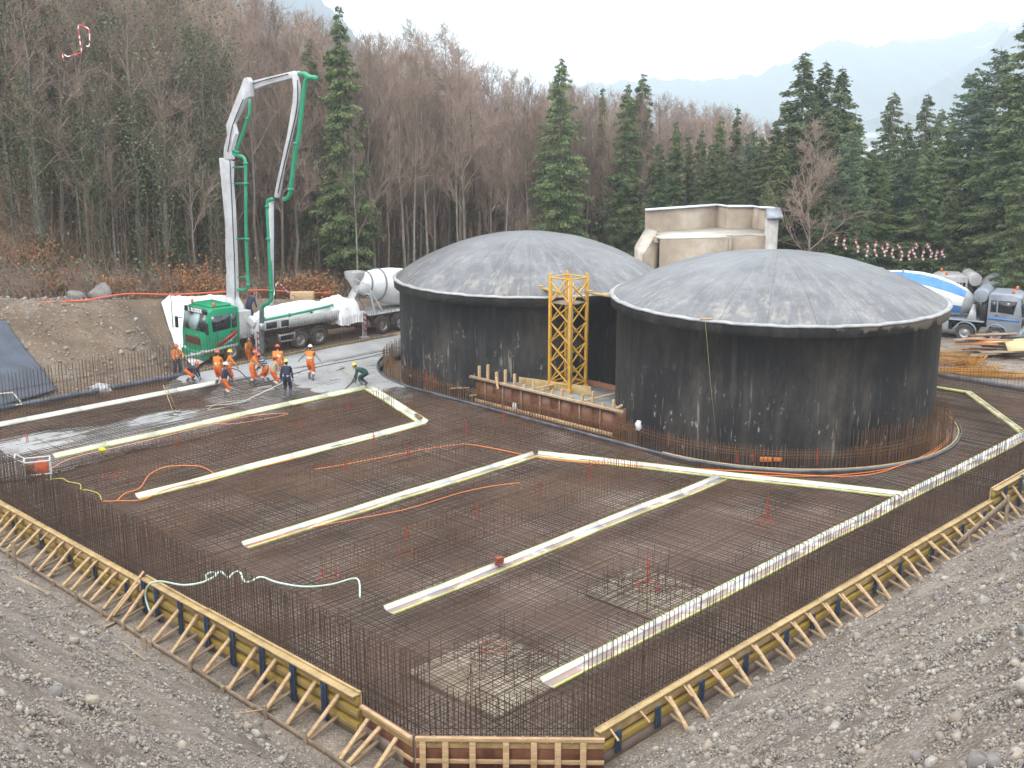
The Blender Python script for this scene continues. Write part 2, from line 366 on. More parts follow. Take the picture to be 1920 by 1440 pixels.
# ------------------------------------------------------------------ tanks geometry in site frame
TR = np.array([11.6, 50.75]); TL = np.array([.87, 61.5]); RR = 8.1
uR, vR = toUV(*TR); uL, vL = toUV(*TL); UC = 44.55
def stad(c, along_u):
    """interval cut out of a mesh bar by the ring round both tanks"""
    if along_u:
        v = c
        if vR <= v <= vL: return UC - RR, UC + RR
        dv = vR - v if v < vR else v - vL
        if dv >= RR: return None
        w = math.sqrt(RR * RR - dv * dv); return UC - w, UC + w
    du = c - UC
    if abs(du) >= RR: return None
    w = math.sqrt(RR * RR - du * du); return vR - w, vL + w
def mat_layer(z, sp, r, zoff, jit=.012, skip=None, rng=RNG, sag=.012):
    P = []; Q = []
    def seg(a, b, c, au):
        n = max(1, int((b - a) / 3.0)); e = np.linspace(a, b, n + 1); zz = rng.normal(0, sag, n + 1)
        for i in range(n):
            if au: P.append(UV(e[i], c, z + zz[i])); Q.append(UV(e[i + 1], c, z + zz[i + 1]))
            else: P.append(UV(c, e[i], z + zoff + zz[i])); Q.append(UV(c, e[i + 1], z + zoff + zz[i + 1]))
    for au in (True, False):
        lo, hi = (15.35, 52.7) if au else (15.75, 57.2)
        for c in np.arange(lo, hi, sp):
            c = c + rng.normal(0, jit); a, b = (15.75, 57.2) if au else (15.35, 52.7)
            a = max(a, 33.75 - c); cut = stad(c, au)
            if cut is None: seg(a, b, c, au)
            else:
                if cut[0] > a: seg(a, cut[0], c, au)
                if cut[1] < b: seg(cut[1], b, c, au)
    m = MB(); m.tubes(P, Q, r, n=4); return m
rt = thing('rebar_mat', 'wide rusty steel reinforcement mesh tied over the whole slab around the two tanks', 'reinforcement mesh', UV(30, 30, -.5))
mat_layer(0, .14, .0098, -.02).build('top_layer', RUST, rt, world=True)
mat_layer(-.42, .27, .011, -.02, sag=.02).build('bottom_layer', RUST, rt, world=True)
# laps: doubled bars here and there, with bar chairs standing between the layers
P = []; Q = []
for k in range(420):
    u, v = RNG.uniform(17, 36), RNG.uniform(16.5, 52); L = RNG.uniform(1.2, 4)
    au = RNG.uniform() < .6; p = UV(u, v, .018); q = UV(u + L, v, .018) if au else UV(u, v + L, .018)
    P.append(p); Q.append(q)
for v in np.arange(17, 52, 1.9):
    for u in np.arange(16.5, 36, .45):
        if u + v > 34.5: P.append(UV(u, v + .03 * math.sin(u * 7), -.42)); Q.append(UV(u + .04, v, .0))
m = MB(); m.tubes(P, Q, .009, n=4); m.build('lap_and_chair_layer', RUST, rt, world=True)
# ------------------------------------------------------------------ starter bar cages
def cage(name, label, pts, h, z0, sp=.14, rows=2, gap=.24, nrm_=None, hook=.12, horiz=(.5,), r=.0100, jh=.045, lean=.022, mt=RUSTV, drop=0):
    """vertical bars along a polyline of (u, v), two rows, joined by horizontal bars"""
    P = []; Q = []
    pl = [UV(a, b, 0) for a, b in pts]
    for i in range(len(pl) - 1):
        a, b = pl[i], pl[i + 1]; d = b - a; L = np.linalg.norm(d); d = d / L; nn = np.array([-d[1], d[0], 0]); k = int(L / sp)
        for row in range(rows):
            off = nn * gap * row
            for j in range(k + 1):
                if RNG.uniform() < drop: continue
                b0 = a + d * (j * sp + (row * .5) * sp + RNG.normal(0, .008)) + off; hh = h + RNG.normal(0, jh)
                t = b0 + np.array([RNG.normal(0, lean), RNG.normal(0, lean), 0]) * 1.0
                P.append(b0 + ZD * z0); Q.append(t + ZD * (z0 + hh))
                if hook: P.append(t + ZD * (z0 + hh)); Q.append(t + ZD * (z0 + hh + .015) + nn * hook * (1 if row == 0 else -1))
            for hz in horiz: P.append(a + off + ZD * (z0 + hz)); Q.append(b + off + ZD * (z0 + hz + .01))
    m = MB(); m.tubes(P, Q, r, n=4)
    c = np.mean(pl, axis=0); c[2] = z0
    return m.build(name, mt, org=c, label=label, cat='starter bars')
cage('rebar_cage', 'tall dark starter bars all along the left shutter up to the front corner', [(15.8, 46), (15.8, 18.3)], 2.1, -.5, .13, 2, .26, horiz=(.25, .5, .55))
cage('rebar_cage', 'short hooked starter bars across the cut front corner of the slab', [(15.9, 18.05), (18.35, 15.5)], 1.35, -.5, .13, 2, -.26, horiz=(.25, .5))
cage('rebar_cage', 'tall dark starter bars along the right shutter in front of the striped trough', [(18.6, 15.75), (50, 15.75)], 2.15, -.5, .15, 1, .26, horiz=(.25, .5))
cage('rebar_cage', 'second inner line of starter bars beside the right shutter', [(18.6, 16.05), (50, 16.05)], 1.15, -.5, .15, 1, .26, horiz=(.25, .5), hook=.1)
cage('rebar_cage', 'long fence of starter bars along the back edge below the earth bank', [(17, 52.75), (44.5, 52.75)], 2.1, -.4, .17, 2, .22, horiz=(.5, 1.25), hook=0, jh=.06, lean=.02)
for v_, u0, u1, lb in [(26.05, 19, 34.0, 'between the two long yellow edged troughs'), (33.25, 17, 33.3, 'between the third and fourth joint troughs'), (40.05, 19, 33.5, 'inside the angled joint trough next to the pour')]:
    cage('rebar_cage', 'low double line of hooked bars ' + lb, [(u0, v_), (u1, v_)], 1.0 + .42, -.42, .17, 2, .25, horiz=(.44,), hook=.1, mt=RUSTB, r=.0085)
cage('rebar_cage', 'low hooked bars in the corner behind the dividing trough', [(33.3, 33.25), (36.2, 33.25)], 1.35, -.42, .17, 2, .25, horiz=(.44,), hook=.1, mt=RUSTB, r=.0085)
for k, (u0, u1, v0, v1) in enumerate([(17.9, 21.0, 17.9, 21.1), (24.9, 27.5, 18.3, 21.1)]):
    P = []; Q = []
    for _ in range(36):
        u, v = RNG.uniform(u0, u1), RNG.uniform(v0, v1)
        if _: P.append(UV(pu, pv, -.03)); Q.append(UV(u, v, -.03))
        pu, pv = u, v; P.append(UV(u, v, -.55)); Q.append(UV(u, v, RNG.uniform(.15, .5)))
    m = MB(); m.tubes(P, Q, .0085, n=4); m.build('rebar_cage', RUSTV, org=UV(u0, v0, -.5), label='thin upright bars tied in the ' + ('front corner' if k == 0 else 'second') + ' footing pad', cat='starter bars')
def ring_cage(c, a0, a1, rad, h, z0, label, sp=.16, horiz=(.1, .8, .95), mt=RUSTB):
    P = []; Q = []; n = int((a1 - a0) * rad / sp); T = np.linspace(a0, a1, n)
    for row, rr in enumerate((rad, rad - .3)):
        X = np.stack([c[0] + rr * np.cos(T), c[1] + rr * np.sin(T), np.full(n, z0)], 1) + RNG.normal(0, .012, (n, 3)) * [1, 1, 0]
        Y = X + np.stack([RNG.normal(0, .02, n), RNG.normal(0, .02, n), h + RNG.normal(0, .04, n)], 1)
        P += list(X); Q += list(Y)
        for hz in horiz:
            Z = np.stack([c[0] + rr * np.cos(T), c[1] + rr * np.sin(T), np.full(n, z0 + hz)], 1); P += list(Z[:-1]); Q += list(Z[1:])
    m = MB(); m.tubes(P, Q, .0095, n=4); m.build('rebar_cage', mt, org=(c[0], c[1], z0), label=label, cat='starter bars')
ring_cage(TR, R(200), R(385), 7.75, 1.15, -.35, 'curved rusty bar cage standing round the foot of the right tank')
ring_cage(TR, R(285), R(345), 7.35, 1.7, -.35, 'taller inner bars fanned round the front of the right tank')
ring_cage(TL, R(150), R(232), 7.75, 1.2, -.35, 'curved rusty bar cage standing round the foot of the left tank')
cage('rebar_cage', 'straight run of rusty bars between the two tanks before the timber box', [(36.6, 28.5), (36.6, 41.5)], 1.0, -.35, .16, 2, -.25, horiz=(.4, .95), mt=RUSTB, r=.011)
cage('rebar_cage', 'fine fringe of bars along the back right edge by the orange bar bundles', [(57.1, 52), (57.1, 16)], 1.2, -.4, .17, 1, horiz=(.5,), hook=0, mt=RUST)
# ------------------------------------------------------------------ ring kicker strips
ZINC = mat('grey sheet metal kicker', (.075, .085, .105), (.19, .21, .25), 1.2, .5, .3)
def ribbon(pts, h, th, z, mt, label, name='kicker_strip', cat='edge strip'):
    m = MB(); P = np.array([[p[0], p[1], z] for p in pts]); n = len(P); T = np.gradient(P, axis=0); T /= np.linalg.norm(T, axis=1, keepdims=True)
    N = np.stack([-T[:, 1], T[:, 0], 0 * T[:, 0]], 1) * th / 2
    V = np.concatenate([P - N, P + N, P + N + [0, 0, h], P - N + [0, 0, h]])
    F = [(i + a * n, i + 1 + a * n, i + 1 + b * n, i + b * n) for i in range(n - 1) for a, b in ((0, 1), (1, 2), (2, 3), (3, 0))]
    m.add(V, F); m.add(V[[0, n, 2 * n, 3 * n]], [(0, 1, 2, 3)]); m.add(V[[n - 1, 2 * n - 1, 3 * n - 1, 4 * n - 1]], [(0, 1, 2, 3)])
    return m.build(name, mt, org=P[0], label=label, cat=cat)
arcL = [(TL[0] + RR * math.cos(t), TL[1] + RR * math.sin(t)) for t in np.linspace(R(168), R(226), 14)]
arcR = [(TR[0] + RR * math.cos(t), TR[1] + RR * math.sin(t)) for t in np.linspace(R(226), R(380), 40)]
ribbon(arcL + arcR, .15, .03, -.05, ZINC, 'curving grey sheet metal kicker wrapped round both tanks')
ribbon([(x * .985 + TR[0] * .015, y * .985 + TR[1] * .015) for x, y in arcR], .1, .05, -.0, PLY, 'thin timber batten curved round the right tank inside the metal kicker')
ribbon([UV(u, 52.98)[:2] for u in np.linspace(16, 30.5, 8)], .30, .04, -.12, ZINC, 'dark grey kicker strip along the back left edge of the slab')
ribbon([UV(u, 53.2)[:2] for u in np.linspace(16, 31, 8)], .30, .05, -.32, PLY, 'timber edge board behind the dark kicker strip')
ribbon([UV(u, 53.15)[:2] for u in np.linspace(31.2, 46, 8)], .34, .05, -.22, PLY, 'timber edge board behind the wet concrete next to the pump truck')
ribbon([UV(57.35, v)[:2] for v in np.linspace(30, 14, 8)], .30, .04, -.12, ZINC, 'dark kicker strip along the back right edge of the slab')
# ------------------------------------------------------------------ joint troughs
def trough(pts, label, w=.40, white=WHITE, base=JOINT, edge=YSTRIP, z=.03, e0=None, e1=None):
    pp = []
    for (a, b), (c, d) in zip(pts[:-1], pts[1:]):
        k = max(1, int(math.hypot(c - a, d - b) / 2.2))
        for i in range(k): f = i / k; jj = RNG.normal(0, .016) if i else 0; pp.append((a + (c - a) * f + jj, b + (d - b) * f + jj, z + (RNG.normal(0, .012) if i else 0)))
    pp.append((*pts[-1], z)); pl = [UV(*q) for q in pp]; root = thing('joint_trough', label, 'joint trough', pl[0])
    far = MB(); near = MB(); bot = MB()
    n = len(pl); N = []
    for i in range(n):
        d0 = nrm(pl[i] - pl[i - 1]) if i else nrm(pl[1] - pl[0]); d1 = nrm(pl[i + 1] - pl[i]) if i < n - 1 else d0
        a = nrm(d0 + d1); c = np.array([-a[1], a[0], 0]); k = 1 / max(.5, np.dot(c, [-d0[1], d0[0], 0])); N.append(c * k)
    if N[0][1] < 0: N = [-q for q in N]                # far side points away from the eye
    def strip(mb, o0, o1, za, zb, th):
        for i in range(n - 1):
            V = []
            for p, q in ((pl[i], N[i]), (pl[i + 1], N[i + 1])):
                V += [p + q * o0 + ZD * za, p + q * o1 + ZD * zb, p + q * o1 + ZD * (zb - th), p + q * o0 + ZD * (za - th)]
            mb.add(V, [(0, 1, 5, 4), (1, 2, 6, 5), (2, 3, 7, 6), (3, 0, 4, 7), (0, 3, 2, 1), (4, 5, 6, 7)])
    strip(bot, -w / 2 + .03, w / 2 - .09, .01, .01, .02)
    strip(far, w / 2 - .09, w / 2, .02, .12, .03)
    strip(near, -w / 2, -w / 2 + .035, .05, .05, .07)
    rim = MB(); strip(rim, w / 2, w / 2 + .015, .135, .135, .12)
    bot.build('trough_base', base, root, world=True); far.build('side_board', white, root, world=True)
    near.build('edge_strip', edge, root, world=True); rim.build('edge_strip', edge, root, world=True)
    return root
trough([(15.9, 50.15), (30.8, 50.15)], 'cream joint board closest to the earth bank, its far end in wet concrete', .30, CREAM, CREAM, CREAM)
trough([(19.2, 44.0), (35.05, 44.0)], 'cream joint board running from the vibrator cart to the man in green', .30, CREAM, CREAM, YSTRIP)
trough([(35.05, 44.0), (32.75, 37.2)], 'short angled board from the wet concrete to a pointed corner, red scrap inside', .42, CREAM, CREAM, YSTRIP)
trough([(32.75, 37.2), (19.1, 37.2)], 'white joint board with orange cable wound on its near end', .34, WHITE, CREAM, YSTRIP)
trough([(19.15, 30.45), (32.75, 30.45)], 'white joint trough whose end lies below the middle row of low bars', .38)
trough([(32.8, 30.45), (38.3, 17.65)], 'joint trough crossing in front of the right tank with red and white patches', .38)
trough([(19.2, 23.42), (35.45, 23.42)], 'long joint trough with a brick lying on it', .42)
trough([(19.2, 17.45), (49.4, 17.45)], 'longest joint trough, striped by the starter bars along the right edge', .44)
trough([(49.4, 17.6), (54.75, 22.35), (54.6, 24.2)], 'bent joint trough leading behind the right tank', .40)
m = MB(); m.box((0, 0, .06), (.75, .18, .03)); o = m.build('red_scrap', REDP, label='dark red scrap board lying in the pointed corner of the white trough', cat='scrap board'); o.location = UV(33.15, 38.0, .08); o.rotation_euler = (0, 0, R(112))
m = MB()
for k in range(3): m.box((0, 0, .05 + k * .075), (.26 - .01 * k, .2, .065), Matrix.Rotation(.25 * k, 3, 'Z'))
o = m.build('brick', mat('brick red', (.22, .05, .03), (.33, .09, .06), 9, .9, bump=.4), label='red brick block lying on the long joint trough', cat='brick', bevel=.008); o.location = UV(23.7, 23.55, .08)
# ------------------------------------------------------------------ wet concrete
def conc_h(u, v):
    wx = .35 * wob(u, v, 1.7) + .2 * wob(u, v, 4.1, 3)
    main = ss(0, 1.6, (u - 31.6 + .55 * (v - 44)*0 + wx) ) * ss(0, .5, v - 43.95) * ss(0, .1, 50.2 - v)
    mid = ss(0, 2.0, u - 28.7 + wx) * ss(0, .3, v - 46.2 + .6 * np.clip(33 - u, 0, 3)) * ss(0, .1, 50.1 - v) * .93
    backs = ss(0, 1.0, u - 28.9 + wx) * ss(0, .06, v - 50.2) * ss(0, .1, 53.0 - v)
    east = ss(0, .4, u - 34.9) * ss(0, .5, v - 42.6 + wx) * (v < 44.6)
    pa = np.exp(-(((u - 19.6) / 4.6) ** 2 + ((v - 46.8) / 2.6) ** 2) ** 2) * .985
    pb = np.exp(-(((u - 25.2) / 3.7) ** 2 + ((v - 46.4) / 2.1) ** 2) ** 2) * .985
    a = np.maximum.reduce([main, backs * 1.06, east, pa, pb, mid])
    return -.62 + .645 * a + .03 * wob(u, v, 2.2) * (a > .3) * np.clip(1.6 - a, 0, 1) + .012 * wob(u, v, 5.5, 2)
nu, nv = 330, 110
Uc, Vc = np.meshgrid(np.linspace(15.8, 47, nu), np.linspace(42.4, 52.92, nv), indexing='ij')
inside = ((Uc * UX - Vc * UY - TL[0]) ** 2 + (Uc * UY + Vc * UX - TL[1]) ** 2) < (RR - .02) ** 2
Zc = conc_h(Uc, Vc); Zc = np.where(inside, -.3, Zc)
ix = np.arange(nu * nv).reshape(nu, nv); F = np.stack([ix[:-1, :-1], ix[1:, :-1], ix[1:, 1:], ix[:-1, 1:]], -1).reshape(-1, 4)
keep = (Zc.ravel()[F].max(1) > -.5) & (~inside.ravel()[F].all(1))
WET = mat('wet concrete', (.24, .243, .24), (.38, .383, .378), .55, .95, bump=.35, bscale=3.5, lo=.3, hi=.7, detail=6)
m = MB(); m.add(np.stack([Uc * UX - Vc * UY, Uc * UY + Vc * UX, Zc], -1).reshape(-1, 3), F[keep])
m.build('wet_concrete', WET, smooth=True, label='fresh grey concrete spreading over the mesh around the crew', cat='concrete', kind='stuff')
# ------------------------------------------------------------------ marker rods and sockets, cables
mk = 0
def rod(u, v, h, lb, z=.0):
    m = MB(); m.tubes([(0, 0, 0), (.06, .02, 0)], [(.01, 0, h), (.06, .02, h * .6)], .016, n=5)
    m.build('marker_rod', RED, label=lb, cat='marker rod', group='red marker rods standing in the mesh').location = UV(u, v, z)
RODL = 'thin red painted rod standing upright in the mesh'
for px, py, h in [(1437, 975, 1.0), (1213, 1092, 1.1), (1105, 895, .7), (1010, 935, .8), (892, 975, .7), (765, 860, .7), (647, 883, .6), (873, 815, .7), (942, 795, .9), (652, 770, .6), (335, 840, .7), (1100, 905, .4), (50, 830, .6), (605, 1080, .2), (760, 1010, .5), (560, 800, .4), (700, 830, .5), (1250, 838, .6), (1380, 868, .5), (1530, 872, .7), (1655, 852, .7), (1706, 835, .5), (1410, 866, .5), (800, 722, .8), (812, 726, .8)]:
    p = G(px, py); u, v = toUV(p[0], p[1]); rod(u, v, h, RODL)
def sock(px, py, s, lb):
    m = MB(); n = 4
    for k in range(4):
        a = R(45 + 90 * k); b_ = R(135 + 90 * k); m.tubes([(s * math.cos(a), s * math.sin(a), .03)], [(s * math.cos(b_), s * math.sin(b_), .03)], .009, n=5)
        m.tubes([(s * math.cos(a), s * math.sin(a), -.1)], [(s * math.cos(a), s * math.sin(a), .2)], .008, n=5)
    m.build('box_out', RED, label=lb, cat='box-out frame').location = G(px, py)
for px, py, s, lb in [(207, 893, .4, 'red square frame in the mesh near the vibrator cart'), (617, 1080, .38, 'red square frame in the mesh above the pale hose'), (1213, 1100, .4, 'red frame round the rod in the second pad'), (925, 1215, .4, 'red frame in the front corner pad'), (760, 1037, .3, 'small red frame below the middle joint trough'), (1437, 980, .3, 'small red frame near the dividing trough')]: sock(px, py, s, lb)
def smooth_pts(P, k=6):
    P = np.asarray(P, float); out = []
    Q = np.vstack([2 * P[0] - P[1], P, 2 * P[-1] - P[-2]])
    for i in range(1, len(Q) - 2):
        for t in np.linspace(0, 1, k, endpoint=False):
            a, b, c, d = Q[i - 1], Q[i], Q[i + 1], Q[i + 2]
            out.append(.5 * ((2 * b) + (c - a) * t + (2 * a - 5 * b + 4 * c - d) * t * t + (3 * b - a - 3 * c + d) * t ** 3))
    out.append(P[-1]); return np.array(out)
ORC = mat('orange cable', (.75, .22, .06), rough=.6); HOSE = mat('pale green hose', (.50, .66, .55), (.62, .76, .66), 3, .5)
def cable(px, label, r=.022, z=.05, mt=ORC, name='cable', cat='cable', zs=None):
    P = [G(a, b, z if zs is None else zs[i]) for i, (a, b) in enumerate(px)]; P = smooth_pts(P)
    m = MB(); m.tube(P, r, 5); return m.build(name, mt, org=P[0], label=label, cat=cat)
cable([(590, 880), (640, 872), (730, 855), (800, 842), (866, 833), (910, 838), (960, 848), (1010, 858), (1100, 868), (1230, 875), (1400, 884), (1560, 893), (1640, 888), (1700, 868), (1750, 848), (1785, 815), (1783, 785)], 'long orange cable crossing the slab and curving round the right tank')
cable([(1100, 864), (1300, 882), (1500, 893), (1650, 882), (1730, 855), (1778, 820), (1786, 790), (1778, 765)], 'second orange cable following the metal kicker of the right tank', .018)
cable([(462, 1022), (560, 995), (640, 978), (760, 955), (860, 925), (920, 912), (975, 905)], 'thin orange cable lying beside the middle joint trough', .016, zs=[.06] * 7)
cable([(220, 938), (235, 925), (262, 915), (280, 890), (310, 876), (350, 873), (380, 876), (405, 890)], 'orange cable looping up from the end of the white joint board')
cable([(190, 940), (225, 939), (270, 936), (320, 915), (440, 887), (560, 858)], 'orange cable running along the near edge of the white joint board', .018)
cable([(85, 885), (120, 865), (160, 852), (260, 830), (380, 800), (470, 780), (540, 775), (500, 785), (430, 795), (385, 790), (420, 780), (500, 765)], 'pink orange cable from the vibrator cart tangled beside the pour', .018, mt=mat('salmon cable', (.72, .30, .2)))
cable([(85, 900), (115, 897), (128, 903), (150, 908), (152, 918), (165, 919), (185, 926), (190, 938)], 'yellow cable stretched from the vibrator cart over the mesh', .016, mt=mat('yellow cable', (.6, .55, .1)))
cable([(282, 1150), (273, 1120), (278, 1098), (300, 1090), (345, 1097), (385, 1090), (386, 1078), (400, 1073), (404, 1080), (384, 1090), (400, 1082), (412, 1072), (422, 1078), (428, 1084), (438, 1074), (450, 1073), (458, 1090), (470, 1090), (490, 1082), (520, 1092), (570, 1100), (620, 1096), (660, 1085), (673, 1090), (675, 1120)],
      'pale green hose looped over the starter bars near the front of the slab', .03, mt=HOSE, name='hose', cat='hose', zs=[-.6, -.2, .25, .5] + [.9] * 16 + [.8, .6, .4, .3, .05])
# ------------------------------------------------------------------ shutters (formwork)
WOOD2 = mat('used timber', (.28, .19, .11), (.42, .30, .19), 3, .8, bump=.2)
def shutter(name, label, p, q, nout, kind, ztop, z0=-.95, bsp=.62, post=(), reach=1.05, kick=True, seed=1):
    """p, q: (u, v) ends of the shutter face; nout: outward direction"""
    rg = random.Random(seed); a = UV(*p); b = UV(*q); d = nrm(b - a); L = np.linalg.norm(b - a); n = nrm(nout)
    root = thing(name, label, 'formwork', a + ZD * z0)
    def W(s, o, z): return a + d * s + n * o + ZD * z
    m = MB(); s = 0
    while s < L - .01:
        e = min(s + 2.5, L); m.beam(W(s + .004, .012, (ztop + z0) / 2), W(e - .004, .012 + .002 * rg.random(), (ztop + z0) / 2), .022, ztop - z0); s = e
    m.build('panel', REDP if kind in ('red', 'front') else PLY, root, world=True)
    def beam(nm, o, z, w, h, mt, s0=0, s1=None):
        m = MB(); e = L if s1 is None else s1; k = max(1, round((e - s0) / 3.9)); S_ = np.linspace(s0, e, k + 1)
        for i in range(k): 
            j = rg.uniform(-.015, .015); m.beam(W(S_[i], o + j, z), W(S_[i + 1] - .01, o + j, z + rg.uniform(-.01, .01)), w, h)
        m.build(nm, mt, root, world=True, bevel=.006)
    if kind == 'low':
        beam('waler', .10, ztop - .05, .15, .05, PLY); beam('waler', .085, ztop - .24, .08, .20, PLY); beam('waler', .12, ztop - .50, .12, .16, YEL); beam('waler', .10, ztop - .76, .08, .14, YEL)
    elif kind == 'tall':
        beam('top_plank', .14, ztop + .0, .26, .045, PLY, .0); beam('top_plank', .05, ztop + .045, .07, .045, PLY, 0)
        for z in (ztop - .16, ztop - .50, ztop - .84): beam('waler', .10, z, .12, .20, YEL); beam('waler', .165, z, .012, .05, WOODG)
    else:
        beam('waler', .035, ztop - .15, .03, .28, PLY); beam('waler', .08, ztop - .05, .10, .09, WOOD); beam('waler', .045, ztop - .62, .05, .1, WOOD)
    for s_, h0, h1 in post:
        m = MB()
        for dd in (-.05, .05): m.beam(W(s_ + dd, .235, h0), W(s_ + dd, .235, h1), .035, .11, up=d)
        m.beam(W(s_, .235, h0), W(s_, .235, h1), .07, .02, up=d)
        m.build('post', BLUE, root, world=True, bevel=.004)
    s = bsp * .5; k = 0
    while s < L - .15:
        j = rg.uniform(-.11, .11); rr = reach + rg.uniform(-.09, .05)
        if kind == 'low':
            m = MB(); m.beam(W(s + j, .03, ztop - .0), W(s + j * 1.3 + .03, .42, ztop - .30), .05, .035, up=n + ZD); m.build('cleat', WOOD, root, world=True, bevel=.003)
        t = s + bsp * .18 + j
        if kind == 'low' and rg.random() < .06: s += bsp; continue
        if kind != 'front':
            m = MB(); m.beam(W(t, .16 if kind == 'low' else .13, ztop - (.16 if kind == 'low' else .22)), W(t + rg.uniform(-.16, .16), rr, z0 + .08), .105, .06, up=n + ZD); m.build('brace', WOOD, root, world=True, bevel=.004)
            m = MB(); m.beam(W(t + .07, .14, z0 + .30), W(t + .06, rr, z0 + .06), .085, .05, up=n + ZD); m.build('strut', WOOD2, root, world=True, bevel=.004)
        else:
            m = MB(); m.beam(W(t, .09, ztop - .10), W(t, .16, z0 + .02), .14, .06, up=n); m.build('brace', WOOD, root, world=True, bevel=.004)
            m = MB(); m.beam(W(t + .25, .05, ztop + .03), W(t + .25, .12, ztop - .12), .04, .04, up=n); m.build('cleat', WOOD, root, world=True)
        s += bsp; k += 1
    if kick:
        m = MB(); s = 0
        while s < L:
            e = min(s + 3.0, L); m.beam(W(s, reach + .06 + rg.uniform(-.02, .02), z0 + .07), W(e, reach + .06 + rg.uniform(-.02, .02), z0 + .07), .035, .14); s = e - .05 if e < L else L + 1
        m.build('kicker', WOODG, root, world=True)
        s = .7
        while s < L:
            hh = rg.uniform(.18, .42); m = MB(); m.beam(W(s, reach + .13, z0 - .2), W(s + rg.uniform(-.03, .03), reach + .15, z0 + hh), .09, .07, up=n); m.build('stake', WOODG, root, world=True, bevel=.004); s += rg.uniform(1.5, 2.1)
    return root
pA = [(s, -.75, -.25) for s in (.9, 2.9, 4.7, 6.7, 8.9, 11.2)]
shutter('formwork', 'low plywood shutter with close timber braces along the far part of the left side', (15.62, 30.25), (15.62, 43.5), -UD, 'low', .0, bsp=.60, post=pA, seed=1)
pB = [(s, -.88, .13) for s in (1.2, 2.5, 3.85, 5.25, 6.5, 7.9, 9.2, 9.95)]
shutter('formwork', 'tall shutter of stacked yellow beams and blue steel posts on the left side', (15.62, 20.15), (15.62, 30.2), -UD, 'tall', .18, bsp=.92, post=pB, seed=2)
shutter('formwork', 'short dark red board shutter at the turn from the left side to the front corner', (15.5, 18.15), (15.62, 20.1), -UD, 'red', -.05, bsp=.6, seed=3)
shutter('formwork', 'dark red shutter with upright timbers closing the cut front corner', (18.42, 14.98), (15.5, 18.1), -(UD + VD), 'front', -.02, bsp=.62, kick=False, seed=4)
pR = [(s, -.75, -.2) for s in (.6, 2.1, 3.9, 5.9, 7.9, 9.3, 10.7, 13.0, 14.6, 16.9, 19.2, 21.0)]
shutter('formwork', 'long low plywood shutter with yellow walers and braces along the right side', (18.5, 15.35), (40.3, 15.35), -VD, 'low', .0, bsp=.95, post=pR, seed=5)
shutter('formwork', 'taller stepped shutter with blue posts at the right edge of the frame', (40.35, 15.35), (47.5, 15.35), -VD, 'tall', .35, bsp=.95, post=[(.9, -.8, .35), (2.3, -.8, .4), (3.8, -.8, .4)], seed=6)
def board(p, q, w, h, label, mt=WOODG, name='board', cat='board', up=(0, 0, 1)):
    m = MB(); m.beam(p, q, w, h, up); return m.build(name, mt, org=np.asarray(p), label=label, cat=cat, bevel=.004)
# batter rail on two posts by the right shutter
rt = thing('profile_board', 'weathered rail nailed on two posts in front of the right shutter', 'profile board', UV(34, 14.2, -.9))
p1 = G(1816, 1065, -.7); p2 = G(1888, 1010, -.6); t1 = G(1816, 1000, .35); t2 = G(1890, 935, .75)
for p, t in ((p1, t1), (p2, t2)):
    m = MB(); m.beam([t[0], t[1], -1.0], [t[0], t[1], t[2] + .12], .11, .09); m.build('post', WOODG, rt, world=True, bevel=.004)
m = MB(); m.beam(t1 - nrm(t2 - t1) * .7 + [-.05, -.06, -.05], t2 + [-.05, -.06, -.05], .03, .24); m.build('rail', WOODG, rt, world=True)
m = MB(); m.beam(t1 + [.1, -.05, -.05], G(1885, 1025, -.5), .05, .06); m.build('brace', WOOD, rt, world=True)
board(UV(15.2, 30.35, -.85) - UD * .9, UV(15.45, 30.1, .42), .11, .03, 'single plank leaning against the joint between the low and the tall left shutters', WOOD)
board(UV(14.0, 27.2, -1.1) - UD * .2, UV(14.0, 27.2, -.1) - UD * .2, .09, .12, 'squat timber stake in the gravel below the hose', WOODG)
board(UV(14.2, 36.3, -1.1), UV(14.2, 36.3, .0), .10, .10, 'square timber stake standing in the gravel beside the left kicker board', WOODG)
board(UV(14.9, 16.9, -.9), UV(16.6, 15.5, -.82), .5, .02, 'grey plywood offcut leaning below the front corner', WOODG)
for k, (du, dv, s) in enumerate([(16.9, 15.4, .42), (17.5, 14.85, .26), (15.9, 16.5, .3)]):
    m = MB(); m.ell((0, 0, .05), (s * .6, s * .5, s * .45), 10, 7); V = m.V[0]; V *= 1 + .2 * np.sin(V[:, :1] * 17 + k); m.build('boulder', STN[3 - k], smooth=True, label=['large pale stone under the front corner shutter', 'smaller pale stone beside the large one at the front corner', 'grey stone behind the leaning offcut'][k], cat='boulder').location = UV(du, dv, -.85)
